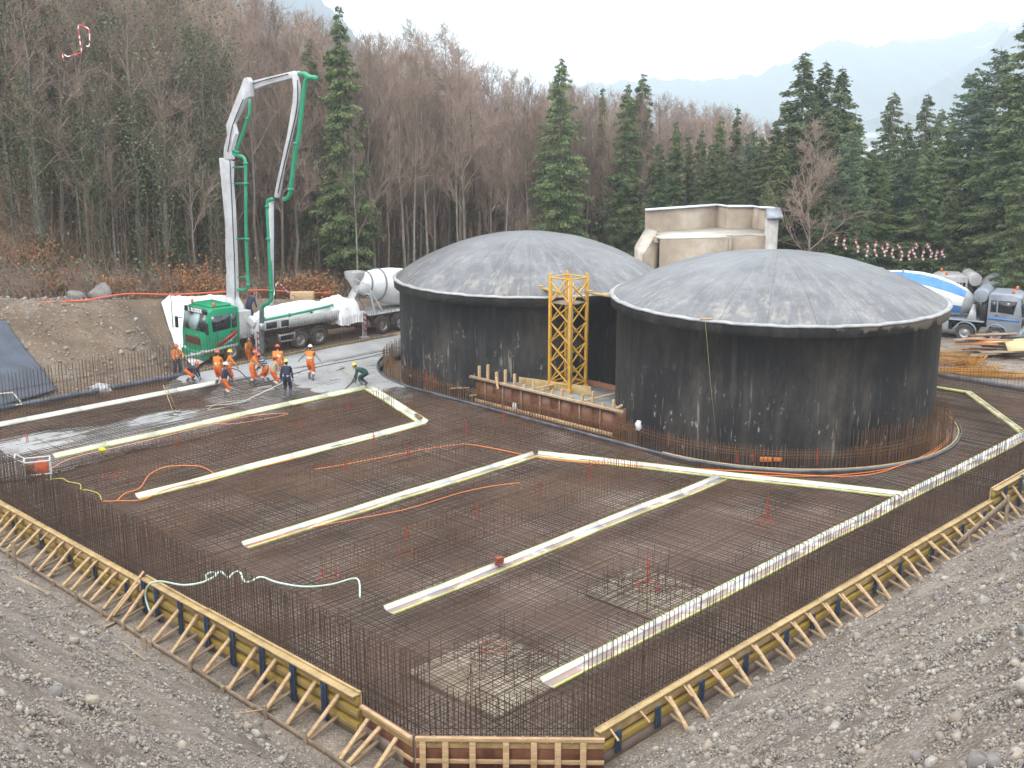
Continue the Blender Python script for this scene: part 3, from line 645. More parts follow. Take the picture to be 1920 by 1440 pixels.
# ------------------------------------------------------------------ tanks
def tank_mat():
    m = bpy.data.materials.new('weathered bitumen wall'); m.use_nodes = True; t = m.node_tree; L = t.links.new; b = t.nodes['Principled BSDF']
    b.inputs['Roughness'].default_value = .72
    tc = t.nodes.new('ShaderNodeTexCoord')
    def noise(s, st=(1, 1, 1), d=8, r=.65):
        mp = t.nodes.new('ShaderNodeMapping'); mp.inputs['Scale'].default_value = st; L(tc.outputs['Object'], mp.inputs[0])
        n = t.nodes.new('ShaderNodeTexNoise'); n.inputs['Scale'].default_value = s; n.inputs['Detail'].default_value = d; n.inputs['Roughness'].default_value = r; L(mp.outputs[0], n.inputs['Vector']); return n.outputs[0]
    def ramp(f, st):
        r = t.nodes.new('ShaderNodeValToRGB'); e = r.color_ramp.elements
        while len(e) < len(st): e.new(.5)
        for k, (p, c) in enumerate(st): e[k].position = p; e[k].color = (tuple(c) if hasattr(c, '__len__') else (c, c, c)) + (1,)
        L(f, r.inputs[0]); return r.outputs[0]
    def mixc(f, a, c, mode='MIX'):
        n = t.nodes.new('ShaderNodeMix'); n.data_type = 'RGBA'; n.blend_type = mode; L(f, n.inputs['Factor']); L(a, n.inputs['A'])
        if hasattr(c, '__len__'): n.inputs['B'].default_value = tuple(c) + (1,)
        else: L(c, n.inputs['B'])
        return n.outputs['Result']
    base = ramp(noise(.55, (1, 1, .5), 10, .74), [(.3, (.007, .008, .012)), (.47, (.014, .014, .017)), (.56, (.034, .031, .029)), (.68, (.075, .067, .058))])
    streak = ramp(noise(2.2, (1, 1, .10)), [(.50, 0), (.74, .7)]); c = mixc(streak, base, (.075, .068, .062))
    sep = t.nodes.new('ShaderNodeSeparateXYZ'); L(tc.outputs['Object'], sep.inputs[0])
    # bare pale render exposed in ragged patches below the eave, and flakes of lime towards the foot
    ma = t.nodes.new('ShaderNodeMath'); ma.operation = 'MULTIPLY_ADD'; L(noise(1.3, (1, 1, .6), 7), ma.inputs[0]); ma.inputs[1].default_value = 1.7; L(sep.outputs[2], ma.inputs[2])
    top = ramp(ma.outputs[0], [(.0, 0), (1, 1)]); 
    r = t.nodes.new('ShaderNodeMapRange'); xa = t.nodes.new('ShaderNodeMath'); xa.operation = 'MULTIPLY_ADD'; L(sep.outputs[0], xa.inputs[0]); xa.inputs[1].default_value = .10; L(ma.outputs[0], xa.inputs[2]); L(xa.outputs[0], r.inputs[0]); r.inputs[1].default_value = 6.42; r.inputs[2].default_value = 6.56; c = mixc(r.outputs[0], c, (.17, .145, .115))
    fl = ramp(noise(2.6, (1, 1, .42), 10, .72), [(.60, 0), (.64, .8)]); zr = t.nodes.new('ShaderNodeMapRange'); L(sep.outputs[2], zr.inputs[0]); zr.inputs[1].default_value = 3.6; zr.inputs[2].default_value = 1.6
    mm = t.nodes.new('ShaderNodeMath'); mm.operation = 'MULTIPLY'; L(fl, mm.inputs[0]); L(zr.outputs[0], mm.inputs[1]); c = mixc(mm.outputs[0], c, (.42, .40, .36))
    dr = ramp(noise(5.5, (1, 1, .07), 6, .7), [(.61, 0), (.66, .75)]); mm2 = t.nodes.new('ShaderNodeMath'); mm2.operation = 'MULTIPLY'; L(dr, mm2.inputs[0]); L(zr.outputs[0], mm2.inputs[1]); c = mixc(mm2.outputs[0], c, (.30, .28, .25))
    L(c, b.inputs['Base Color']); bp = t.nodes.new('ShaderNodeBump'); bp.inputs['Strength'].default_value = .25; bp.inputs['Distance'].default_value = .05; L(noise(6), bp.inputs['Height']); L(bp.outputs[0], b.inputs['Normal'])
    return m
def dome_mat():
    m = bpy.data.materials.new('weathered dome coating'); m.use_nodes = True; t = m.node_tree; L = t.links.new; b = t.nodes['Principled BSDF']
    b.inputs['Roughness'].default_value = .40
    tc = t.nodes.new('ShaderNodeTexCoord')
    def noise(s, src=None, d=8, r=.65):
        n = t.nodes.new('ShaderNodeTexNoise'); n.inputs['Scale'].default_value = s; n.inputs['Detail'].default_value = d; n.inputs['Roughness'].default_value = r; L(src or tc.outputs['Object'], n.inputs['Vector']); return n.outputs[0]
    def ramp(f, st):
        r = t.nodes.new('ShaderNodeValToRGB'); e = r.color_ramp.elements
        while len(e) < len(st): e.new(.5)
        for k, (p, c) in enumerate(st): e[k].position = p; e[k].color = (tuple(c) if hasattr(c, '__len__') else (c, c, c)) + (1,)
        L(f, r.inputs[0]); return r.outputs[0]
    def mixc(f, a, c):
        n = t.nodes.new('ShaderNodeMix'); n.data_type = 'RGBA'; L(f, n.inputs['Factor']); L(a, n.inputs['A']); n.inputs['B'].default_value = tuple(c) + (1,); return n.outputs['Result']
    def math_(op, a, b_):
        n = t.nodes.new('ShaderNodeMath'); n.operation = op
        for i, q in enumerate((a, b_)):
            if isinstance(q, (int, float)): n.inputs[i].default_value = q
            else: L(q, n.inputs[i])
        return n.outputs[0]
    sep = t.nodes.new('ShaderNodeSeparateXYZ'); L(tc.outputs['Object'], sep.inputs[0])
    ang = math_('ARCTAN2', sep.outputs[1], sep.outputs[0])
    rad = math_('SQRT', math_('ADD', math_('MULTIPLY', sep.outputs[0], sep.outputs[0]), math_('MULTIPLY', sep.outputs[1], sep.outputs[1])), 0)
    cv = t.nodes.new('ShaderNodeCombineXYZ'); L(math_('MULTIPLY', ang, 6.5), cv.inputs[0]); L(math_('MULTIPLY', rad, .35), cv.inputs[1]); 
    base = ramp(noise(.55), [(.3, (.078, .080, .088)), (.5, (.125, .128, .135)), (.7, (.19, .194, .20))])
    gores = ramp(noise(2.0, cv.outputs[0], 4), [(.40, 0), (.46, .0), (.62, .55), (.72, .7)]); c = mixc(gores, base, (.19, .19, .195))
    # rays of bare concrete and ragged pale patches near the rim
    rays = ramp(noise(2.8, cv.outputs[0], 6, .75), [(.52, 0), (.66, .55)]); rim = t.nodes.new('ShaderNodeMapRange'); L(rad, rim.inputs[0]); rim.inputs[1].default_value = 2.0; rim.inputs[2].default_value = 6.2
    c = mixc(math_('MULTIPLY', rays, rim.outputs[0]), c, (.38, .35, .29))
    pt = ramp(noise(1.1, None, 10, .75), [(.54, 0), (.66, .5)]); rim2 = t.nodes.new('ShaderNodeMapRange'); L(rad, rim2.inputs[0]); rim2.inputs[1].default_value = 4.6; rim2.inputs[2].default_value = 6.6
    c = mixc(math_('MULTIPLY', pt, rim2.outputs[0]), c, (.42, .385, .31))
    sc = ramp(noise(3.3, None, 12, .8), [(.60, 0), (.66, .55)]); c = mixc(sc, c, (.38, .38, .37))
    # seams between the gores
    fr = math_('FRACT', math_('MULTIPLY', ang, 24 / (2 * math.pi)), 0); d = math_('ABSOLUTE', math_('SUBTRACT', fr, .5), 0)
    seam = math_('GREATER_THAN', d, math_('SUBTRACT', .5, math_('DIVIDE', .10, math_('ADD', rad, .3)))); c = mixc(math_('MULTIPLY', seam, .42), c, (.05, .052, .06))
    L(c, b.inputs['Base Color']); bp = t.nodes.new('ShaderNodeBump'); bp.inputs['Strength'].default_value = .4; bp.inputs['Distance'].default_value = .08; L(noise(1.8), bp.inputs['Height']); L(bp.outputs[0], b.inputs['Normal'])
    return m
TW, TD = tank_mat(), dome_mat()
EDGE = mat('pale dome edge', (.30, .30, .31), (.44, .44, .44), 2, .7)
def tank(c, rr, rim, rise, label):
    root = thing('storage_tank', label, 'tank', (c[0], c[1], 0))
    m = MB(); n = 128; rw = rr - .27
    m.lathe([(rw, -.6), (rw, 0), (rw, rim * .5), (rw, rim - .45), (rw + .10, rim - .44)], n, cap=False); m.build('wall', TW, root, smooth=False)
    for p in root.children: pass
    m = MB(); m.lathe([(rw, rim - .52), (rr - .05, rim - .47), (rr, rim - .45), (rr + .02, rim - .04)], n, cap=False); m.build('rim_band', TW, root)
    m = MB(); m.lathe([(rr + .02, rim - .05), (rr + .07, rim - .045), (rr + .08, rim + .015), (rr - .12, rim + .05)], n, cap=False)
    V = m.V[0]; a = np.arctan2(V[:, 1], V[:, 0]); V[:, 2] += .018 * np.sin(a * 37) * np.sin(a * 11 + 2); m.build('dome_edge', EDGE, root)
    Rs = (rr * rr + rise * rise) / (2 * rise); pr = []
    r1 = rr - .1
    for k in range(27):
        r = r1 * (1 - k / 26); r = max(r, .01); pr.append((r, rim + .045 + math.sqrt(Rs * Rs - r * r) - math.sqrt(Rs * Rs - r1 * r1)))
    m = MB(); m.lathe(pr, n, cap=False); V = m.V[0]; V[:, 2] += .035 * wob(V[:, 0], V[:, 1], .9) * (np.hypot(V[:, 0], V[:, 1]) < r1 - .2)
    m.build('dome', TD, root, smooth=True)
    return root
tank(TR, 7.22, 5.5, 1.95, 'black coated round tank with patchy pale rimmed dome, in front')
tank(TL, 7.10, 4.78, 2.32, 'black coated round tank with plain grey dome, behind the yellow tower')
m = MB(); m.tube([TR_ for TR_ in [np.array([TR[0] + 7.3 * math.cos(R(236)), TR[1] + 7.3 * math.sin(R(236)), 5.5]), np.array([TR[0] + 7.12 * math.cos(R(238)), TR[1] + 7.12 * math.sin(R(238)), 3]), np.array([TR[0] + 7.1 * math.cos(R(241)), TR[1] + 7.1 * math.sin(R(241)), .6])]], .008, 5)
m.build('rope', mat('old rope', (.30, .28, .12)), org=(TR[0], TR[1], 0), label='thin rope hanging down the wall of the right tank', cat='rope')
p = np.array([TR[0] + 7.2 * math.cos(R(236)), TR[1] + 7.2 * math.sin(R(236)), 5.58]); m = MB(); m.box(p, (.5, .12, .04)); m.build('board', WOOD, org=p, label='small plank on the rim of the right tank holding the rope', cat='board')
# ------------------------------------------------------------------ concrete inlet structure behind the tanks
RC = mat('raw brown concrete', (.25, .20, .15), (.42, .36, .29), .8, .85, bump=.2, lo=.3, hi=.7, c3=(.33, .265, .20))
RCW = mat('wet pale screed', (.42, .38, .32), (.62, .59, .54), .7, .45)
TINC = mat('light metal coping', (.62, .66, .72), (.74, .78, .84), 3, .4)
FRND = mat('white plaster edge', (.36, .34, .30), (.52, .50, .47), 2)
rt = thing('intake_building', 'raw concrete intake structure with light metal coping and sloping flank wall between the domes', 'concrete building', (12, 73, 0))
def D3(px, py, Y): return DY(px, py, Y)
def wallq(mb, pts, th, dirv):
    """quad face list of 3-D points thickened along dirv"""
    P = np.array(pts); d = nrm(dirv) * th; n = len(P); V = np.vstack([P, P + d]); F = [tuple(range(n)), tuple(range(2 * n - 1, n - 1, -1))] + [(i, i + n, (i + 1) % n + n, (i + 1) % n) for i in range(n)]
    mb.add(V, F)
Yb, Yf = 75.5, 69.5
def X_at(px, py, Y): return DY(px, py, Y)
zt = DY(1345, 387, Yb)[2]; zd = DY(1345, 424, Yb)[2]
# back parapet in three facets
A = DY(1211, 393, 72.6); B = DY(1345, 387, Yb + .6); C_ = DY(1364, 388, Yb - .4); D_ = DY(1412, 390, Yb - .4); E_ = DY(1424, 391, Yb - 1.2); F_ = DY(1452, 392, Yb - 1.6)
pts = [A, B, C_, D_, E_, F_]
m = MB()
for a, b in zip(pts[:-1], pts[1:]): wallq(m, [[a[0], a[1], -1], [b[0], b[1], -1], [b[0], b[1], zt], [a[0], a[1], zt]], .3, (0, 1, 0))
m.build('parapet', RC, rt, world=True)
m = MB()
for a, b in zip(pts[:-1], pts[1:]): wallq(m, [[a[0] - .02, a[1] - .15, zt + .002], [b[0] + .02, b[1] - .15, zt + .002], [b[0] + .02, b[1] + .45, zt + .002], [a[0] - .02, a[1] + .45, zt + .002]], .09, (0, 0, 1))
m.build('coping', TINC, rt, world=True)
zdk = DY(1300, 440, 71.5)[2]
# basin deck and front wall blocks
f0 = DY(1238, 449, 69.6); f1 = DY(1365, 444, 70.3); f2 = DY(1365, 447, 71.3); f3 = DY(1437, 447, 71.3)
m = MB(); wallq(m, [[f0[0], f0[1], zdk], [f1[0], f1[1], zdk], [f1[0], f2[1], zdk], [f3[0], f3[1], zdk], [F_[0], F_[1], zdk], [D_[0], D_[1], zdk], [B[0], B[1], zdk], [A[0], A[1], zdk]], -.06, (0, 0, 1)); m.build('deck', RCW, rt, world=True)
m = MB()
wallq(m, [[f0[0], f0[1], -1], [f1[0], f1[1], -1], [f1[0], f1[1], zdk - .065], [f0[0], f0[1], zdk - .065]], .3, (0, 1, 0))
wallq(m, [[f1[0], f1[1] + .3, -1], [f1[0], f2[1], -1], [f1[0], f2[1], zdk - .065], [f1[0], f1[1] + .3, zdk - .065]], .3, (1, 0, 0))
wallq(m, [[f1[0] + .3, f2[1], -1], [f3[0], f3[1], -1], [f3[0], f3[1], zdk - .065], [f1[0] + .3, f2[1], zdk - .065]], .3, (0, 1, 0))
wallq(m, [[f0[0] - .3, f0[1] + .6, -1], [f0[0] - .3, A[1], -1], [f0[0] - .3, A[1], zdk - .065], [f0[0] - .3, f0[1] + .6, zdk - .065]], .3, (1, 0, 0))
m.build('basin_wall', RC, rt, world=True)
# sloping flank on the left
s0 = DY(1211, 427, 72.6); s1 = DY(1190, 462, 70.0); s2 = DY(1205, 478, 68.5); s3 = DY(1232, 433, 71.2)
m = MB(); Vt = [np.array(q) for q in (s0, s1, s2, s3)]; Vb = [np.array([q[0], q[1], 0]) for q in Vt]; m.add(Vt + Vb, [(0, 1, 2, 3), (0, 4, 5, 1), (1, 5, 6, 2), (2, 6, 7, 3), (3, 7, 4, 0)]); m.build('flank_slope', mat('pale flank concrete', (.40, .35, .28), (.58, .53, .45), 1.2, .8), rt, world=True)
m = MB(); wallq(m, [s3, s2, [s2[0], s2[1], 0], [f0[0], f0[1] + .5, 0], [f0[0], f0[1] + .5, zdk - .4], [f0[0] - .1, s3[1], zdk + .05]], .25, (0, 1, 0)); m.build('flank_wall', RC, rt, world=True)
# pillar at the right end
g0 = DY(1432, 412, 70.6); g1 = DY(1447, 404, 71.3)
m = MB(); wallq(m, [[f3[0], 71.0, -1], [f3[0] + .75, 71.6, -1], [f3[0] + .75, 71.6, g0[2]], [f3[0], 71.0, g0[2]]], .5, (-.2, 1, 0)); wallq(m, [[f3[0] + .75, 71.62, -1], [F_[0] + .1, F_[1], -1], [F_[0] + .1, F_[1], zt - .1], [f3[0] + .75, 71.62, g0[2] - .02]], -.25, (1, 0, 0)); m.build('end_pillar', FRND, rt, world=True)
m = MB(); wallq(m, [[f3[0] - .15, 70.8, g0[2] + .002], [f3[0] + .95, 71.3, g0[2] + .002], [F_[0] + .4, F_[1] + .3, zt - .06], [F_[0] - .45, F_[1] + .3, zt - .06]], .14, (0, 0, 1)); m.build('coping', mat('dull slate coping', (.20, .22, .26), (.34, .36, .40), 3, .5), rt, world=True)
# ------------------------------------------------------------------ crane mast section used as stair tower
TY = mat('yellow crane paint', (.55, .29, .035), (.68, .40, .06), 3, .5)
bx, by = DY(1064, 740, 53.4)[:2]; zb = .6; zt_ = 5.95; w_ = .94
rt = thing('mast_section', 'yellow lattice crane mast section standing upright between the tanks', 'crane mast', (bx, by, zb), R(45) + .06)
cor = [(w_ / 2, w_ / 2), (-w_ / 2, w_ / 2), (-w_ / 2, -w_ / 2), (w_ / 2, -w_ / 2)]; H_ = zt_ - zb
cor = [(x * 1.28, y * 1.28) for x, y in cor]
for x, y in cor:
    m = MB(); m.beam((x, y, 0), (x, y, H_), .13, .13); m.box((x, y, H_ + .06), (.09, .09, .16)); m.box((x, y, .1), (.2, .2, .2)); m.build('chord', TY, rt, bevel=.01)
for k in range(4):
    a = np.array(cor[k]); b = np.array(cor[(k + 1) % 4]); P = []; Q = []; nn = 5
    for j in range(nn):
        z0 = .35 + j * (H_ - .6) / nn; z1 = .35 + (j + 1) * (H_ - .6) / nn
        P.append([*a, z0]); Q.append([*b, z1]); P.append([*b, z0]); Q.append([*a, z1])
    P += [[*a, H_ - .05], [*a, .35]]; Q += [[*b, H_ - .05], [*b, .35]]
    m = MB(); m.tubes(P, Q, .034, n=6); m.build('lattice_side', TY, rt, smooth=True)
CHRL = mat('bright aluminium', (.6, .61, .62), rough=.5)
lad = thing('ladder', 'grey aluminium ladder fixed inside the yellow lattice mast', 'ladder', (bx + .1, by + .1, zb), R(20))
for y in (-.22, .22): m = MB(); m.beam((0, y, 0), (0, y, H_ - .3), .03, .07); m.build('stile', CHRL, lad)
P = [(0, -.22, z) for z in np.arange(.3, H_ - .3, .3)]; Q = [(0, .22, p[2]) for p in P]; m = MB(); m.tubes(P, Q, .02, n=6); m.build('rung_set', CHRL, lad)
m = MB(); m.box((bx, by, 4.72), (1.15, 1.15, .05), Matrix.Rotation(R(48), 3, 'Z')); m.build('platform', WOODG, org=(bx, by, 4.7), label='grey plank platform near the top of the yellow mast', cat='platform')
def tbeam(a, b, label):
    m = MB(); m.beam(a, b, .16, .10); m.beam(np.array(a) + [0, 0, .09], np.array(a) * .75 + np.array(b) * .25 + [0, 0, .09], .14, .06)
    m.build('timber_beam', mat('ochre timber', (.42, .27, .10), (.54, .37, .16), 3), org=np.array(a), label=label, cat='timber')
tbeam(DY(1006, 538, 55.3), DY(1052, 549, 53.9), 'timber beam from the mast top to the rim of the left tank')
tbeam(DY(1098, 548, 53.2), DY(1152, 556, 51.5), 'timber beam from the mast top to the rim of the right tank')
# ------------------------------------------------------------------ timber box between the tanks
rt = thing('shutter_box', 'timber box shutter with red brown boards and upright studs between the two tanks', 'formwork', UV(37.6, 34.6, -.3))
U0 = 37.62; v0, v1 = 30.45, 38.9
m = MB()
s = v0
while s < v1: e = min(s + 1.22, v1); m.beam(UV(U0 + .02 * random.random(), s + .01, .36), UV(U0, e - .01, .36), .024, 1.18); s = e
m.build('panel', REDP, rt, world=True)
for z, w, h, mt_ in ((-.12, .06, .20, WOOD), (.98, .22, .05, WOODG), (1.03, .10, .06, WOOD)):
    m = MB(); m.beam(UV(U0 - .10, v0 - (.6 if z > .9 else 0), z), UV(U0 - .10, v1 + (.3 if z > .9 else 0), z + (.0)), w, h); m.build('rail', mt_, rt, world=True)
for k, v in enumerate(np.linspace(v0 + .1, v1 - .1, 15)):
    hh = 1.05 + [.35, .1, .5, .25, .05, .3, .15, .1][k % 8] + (.35 if v > 36.5 else 0); m = MB(); m.beam(UV(U0 + .1, v, -.3), UV(U0 + .1 + .02 * math.sin(k), v, hh), .12, .09, up=VD); m.build('stud', WOOD, rt, world=True, bevel=.005)
    if k % 2: m = MB(); m.beam(UV(U0 - .07, v, -.25), UV(U0 - .07, v, .95), .07, .05, up=VD); m.build('batten', WOODG, rt, world=True)
m = MB(); m.beam(UV(U0, v0, .36), UV(U0 + 4.5, v0 - .0, .36), .024, 1.1); m.beam(UV(U0 + 3.8, v0, .36), UV(U0 + 3.8, v1 - 1.0, .36), .024, 1.0); m.build('panel', REDP, rt, world=True)
m = MB(); m.beam(UV(U0 + .3, v0 + .2, .9), UV(U0 + 4.3, v0 + 1.2, .9), .1, .08); m.beam(UV(U0 + .3, v0 + 2.4, .8), UV(U0 + 4.3, v0 + 1.9, .85), .1, .08); m.beam(UV(U0 + .2, v0 + 5.4, .85), UV(U0 + 3.7, v0 + 5.0, .85), .1, .08); m.build('cross_timber', WOOD, rt, world=True)
m = MB(); m.prism([(U0 + .15, v0 + .1), (U0 + 3.8, v0 + .1), (U0 + 3.8, v1 - 1), (U0 + .15, v1 - .1)], (0, 0, .3), UD, VD, ZD, 0, .3); m.build('mast_footing', mat('grey footing', (.22, .23, .23), (.34, .35, .35), 1.5), org=UV(U0, v0, .3), label='grey concrete footing inside the timber box carrying the mast', cat='footing')
board(UV(U0 + 2.2, 33.6, .85), UV(U0 + 1.6, 37.6, .75), .03, .42, 'bright new shuttering board standing behind the mast', PLY)
board(UV(U0 - .25, 37.3, 1.3), UV(U0 - .35, 37.1, .8), .1, .04, 'short batten nailed across the front rail of the timber box', WOOD)
board(UV(U0 + 3.9, 30.6, 2.1), UV(U0 + 5.4, 33.6, 1.75), .05, .2, 'weathered guard board behind the mast near the right tank', WOODG)
for k, (px, py, Yq, s, lb) in enumerate([(1197, 798, 45.6, .22, 'crumpled white plastic bag by the foot of the right tank'), (965, 762, 51.6, .2, 'white rag hanging on the timber box rail')]):
    m = MB(); m.ell((0, 0, 0), (s * .6, s * .5, s), 10, 8); V = m.V[0]; V *= 1 + .35 * np.sin(V[:, :1] * 40) * np.sin(V[:, 2:] * 31); o = m.build('plastic_bag', WHITE, label=lb, cat='bag'); o.location = DY(px, py, Yq)
for k, (px0, px1, Y) in enumerate([(1425, 1447, 43.9), (1450, 1472, 43.95)]):
    p0 = DY(px0, 862, Y); p1 = DY(px1, 864, Y); m = MB(); m.beam([p0[0], p0[1], .12], [p1[0], p1[1], .12], .16, .16); m.build('orange_box', ORC, org=p0, label=['orange cable box behind the bars of the right tank', 'second orange cable box, beside the first on its right'][k], cat='box', bevel=.02)
# timber scraps in the ring between cage and left tank
for k, (px, py, l, a) in enumerate([(800, 712, .9, .5), (845, 728, 1.0, -.3), (770, 705, .5, 1.2), (880, 742, 1.2, .2)]):
    p = G(px, py, .05); m = MB(); m.beam(p, p + [l * math.cos(a), l * math.sin(a), .12], .18, .04); m.build('scrap_board', PLY, org=p, label=['ochre offcut inside the bars left of the timber box', 'ochre wedge of board beside the white rag', 'small orange offcut by the left edge of the tank ring', 'flat ochre board close to the timber box corner'][k], cat='board')

DEB = [(60, 1100, 'weathered board lying in the gravel left of the low shutter'), (205, 1175, 'short offcut by the kicker board below the leaning plank'), (250, 1220, 'split batten in the gravel above the stake'), (480, 1345, 'thin batten lying beside the kicker near the front corner'), (1560, 1260, 'short offcut in the gravel by the right kicker'), (1640, 1150, 'second short offcut higher along the right kicker')]
for k, (px, py, lb) in enumerate(DEB):
    q = hit(px, py); z = float(hgt(q[0], q[1])) + .05; a = k * 1.3; d = np.array([math.cos(a), math.sin(a), 0]) * [.5, .25, .4, .6, .3, .25][k]; p0 = np.array([q[0], q[1], 0]) - d; p1 = np.array([q[0], q[1], 0]) + d
    p0[2] = float(hgt(p0[0], p0[1])) + .05; p1[2] = float(hgt(p1[0], p1[1])) + .05; board(p0, p1, [.16, .1, .06, .06, .1, .12][k], .03, lb, [WOODG, WOOD2][k % 2])
# ------------------------------------------------------------------ vehicles
GRN = mat('green truck paint', (.012, .26, .125), (.018, .30, .15), 2, .35)
GPIPE = mat('green pipe paint', (.015, .25, .13), (.03, .31, .17), 3, .4)
WPAINT = mat('white boom paint', (.40, .41, .43), (.58, .59, .61), 1.2, .45, lo=.3)
GPAINT = mat('dirty light grey paint', (.34, .34, .34), (.50, .50, .49), 2, .5, lo=.3)
BLACKP = mat('black plastic', (.015, .017, .022), rough=.5)
AMBER = mat('orange beacon', (.75, .16, .03), rough=.3)
DBLUE = mat('drum blue', (.065, .20, .52), (.09, .26, .58), 2, .5)
CHR = mat('wheel rim grey', (.30, .31, .32), (.46, .46, .46), 6, .4, .4)
def text_mesh(txt, size, th=.006, bold=.0):
    cu = bpy.data.curves.new('lettering', 'FONT'); cu.body = txt; cu.size = size; cu.extrude = th; cu.offset = bold; cu.align_x = 'CENTER'; cu.align_y = 'CENTER'
    o = bpy.data.objects.new('lettering', cu); COL.objects.link(o); dg = bpy.context.evaluated_depsgraph_get(); me = bpy.data.meshes.new_from_object(o.evaluated_get(dg)); bpy.data.objects.remove(o); return me
def add_text(parent, txt, size, M, mt, bold=.004):
    me = text_mesh(txt, size, bold=bold); me.transform(M); me.materials.clear(); me.materials.append(mt)
    o = bpy.data.objects.new('lettering', me); COL.objects.link(o); o.parent = parent; return o
def wheel(root, x, y, r=.52, w=.32, side=1):
    """side: +1 when the outer face looks to +y"""
    M = np.array([[1, 0, 0], [0, 0, side], [0, 1, 0]]) if True else None
    t = MB(); prof = [(r * .60, -w / 2), (r * .93, -w / 2), (r, -w * .36), (r, w * .36), (r * .93, w / 2), (r * .62, w / 2), (r * .60, w * .42)]
    t.lathe(prof, 28, M, (x, y, r), cap=False); wl = t.build('wheel', TYRE, root)
    c = MB(); c.lathe([(r * .60, w * .42), (r * .55, w * .30), (r * .36, w * .12), (r * .30, w * .30), (r * .20, w * .36), (r * .02, w * .40)], 20, M, (x, y, r), cap=False)
    for k in range(10):
        a = k * math.pi / 5; c.box((x + r * .42 * math.cos(a), y + side * w * .22, r + r * .42 * math.sin(a)), (.04, .05, .04))
    c.add([], np.zeros((0, 4), int)); rim = c.build('rim', CHR, wl, smooth=False); return wl
def quad_on(mb, pts, th, n): wallq(mb, pts, th, n)
def cab(root, x0, x1, w, zb, ztop, paint, slope=.22, glass=GLASS):
    """cab with its nose at x1; returns the body"""
    m = MB(); zs = zb + (ztop - zb) * .52
    prof = [(x0, zb + .35), (x0, ztop - .1), (x0 + .1, ztop), (x1 - .55, ztop + .02), (x1 - slope - .06, ztop - .13), (x1 - slope, ztop - .28), (x1 - .03, zs), (x1, zs - .25), (x1, zb + .1), (x1 - .1, zb), (x1 - .75, zb), (x1 - .8, zb + .35)]
    m.prism(prof, (0, 0, 0), (1, 0, 0), (0, 0, 1), (0, 1, 0), -w / 2, w / 2); body = m.build('cab', paint, root, bevel=.05)
    # windscreen
    sx = lambda z: x1 - .03 - (z - zs) / (ztop - .28 - zs) * (slope - .03)
    za, zz = zs + .02, ztop - .30
    m = MB(); wallq(m, [(sx(za) + .012, -w / 2 + .12, za), (sx(za) + .012, w / 2 - .12, za), (sx(zz) + .012, w / 2 - .16, zz), (sx(zz) + .012, -w / 2 + .16, zz)], .02, (1, 0, .2)); m.build('windscreen', glass, root)
    for sd in (-1, 1):
        y = sd * (w / 2 + .003)
        m = MB(); wallq(m, [(x0 + .55, y, zs + .05), (x1 - .45, y, zs - .02), (x1 - slope - .18, y, ztop - .38), (x0 + .55, y, ztop - .38)], .012, (0, sd, 0)); m.build('side_window', GLASS, root)
        m = MB(); wallq(m, [(x0 + .15, y, zs + .05), (x0 + .47, y, zs + .05), (x0 + .47, y, ztop - .38), (x0 + .15, y, ztop - .38)], .012, (0, sd, 0)); m.build('side_window', GLASS, root)
        m = MB(); m.beam((x1 - .1, sd * (w / 2), zs + .5), (x1 + .12, sd * (w / 2 + .28), zs + .5), .04, .04); m.box((x1 + .1, sd * (w / 2 + .32), zs + .25), (.10, .22, .62)); m.build('mirror', BLACKP, root, bevel=.02)
        m = MB(); m.box((x0 + .5, sd * (w / 2 + .012), zs - .15), (.16, .02, .05)); m.build('door_handle', BLACKP, root)
        m = MB(); m.box((x1 + .012, sd * (w / 2 - .25), zb + .22), (.03, .32, .16)); m.build('headlight', mat('headlight glass', (.6, .6, .58), rough=.2), root, bevel=.01)
    return body
def fender(root, x, y, w, paint, r=.62, side=1):
    m = MB(); pr = []
    for k in range(9):
        a = math.pi * k / 8; pr.append((x + r * math.cos(a), .52 + r * math.sin(a)))
    pi = [(x + (r - .05) * math.cos(math.pi * k / 8), .52 + (r - .05) * math.sin(math.pi * k / 8)) for k in range(8, -1, -1)]
    m.prism(pr + pi, (0, 0, 0), (1, 0, 0), (0, 0, 1), (0, 1, 0), y - w / 2, y + w / 2); m.build('fender', paint, root)
def root_for(u, v, z, heading): return UV(u, v, z), heading
# --- concrete pump truck: local +x is its nose, pointing to -u
HD = math.atan2(-UY, -UX)
pl = UV(38.05, 55.3, 0)
pt = thing('pump_truck', 'green and white concrete pump truck with raised folding boom beside the pour', 'pump truck', tuple(pl), HD)
m = MB()
for y in (-.42, .42): m.beam((-5.6, y, .82), (5.3, y, .82), .1, .28)
m.box((-1.2, 0, .75), (7.0, .7, .3)); m.box((1.4, .75, .62), (1.5, .5, .5)); m.box((-.1, .75, .62), (.9, .45, .4)); m.build('chassis', DARK, pt, bevel=.02)
cab(pt, 3.6, 5.7, 2.4, .48, 2.98, GRN, slope=.22, glass=mat('windscreen with painted cloud reflection', (.35, .45, .46), (.03, .035, .035), .55, .12, lo=.47, hi=.55, detail=2))  # pale cloud reflection is painted into the windscreen colour
m = MB(); wallq(m, [(5.7 - .215, -1.14, 2.70), (5.7 - .215, 1.14, 2.70), (5.48, 1.10, 2.98), (5.48, -1.10, 2.98)], .03, (1, 0, 0)); m.build('visor', BLACKP, pt)
add_text(pt, 'E. ROSSIER', .30, Matrix.Translation((5.535, 0, 2.83)) @ Matrix.Rotation(R(90), 4, 'Z') @ Matrix.Rotation(R(90), 4, 'X'), mat('white lettering', (.85, .85, .85)), .008)
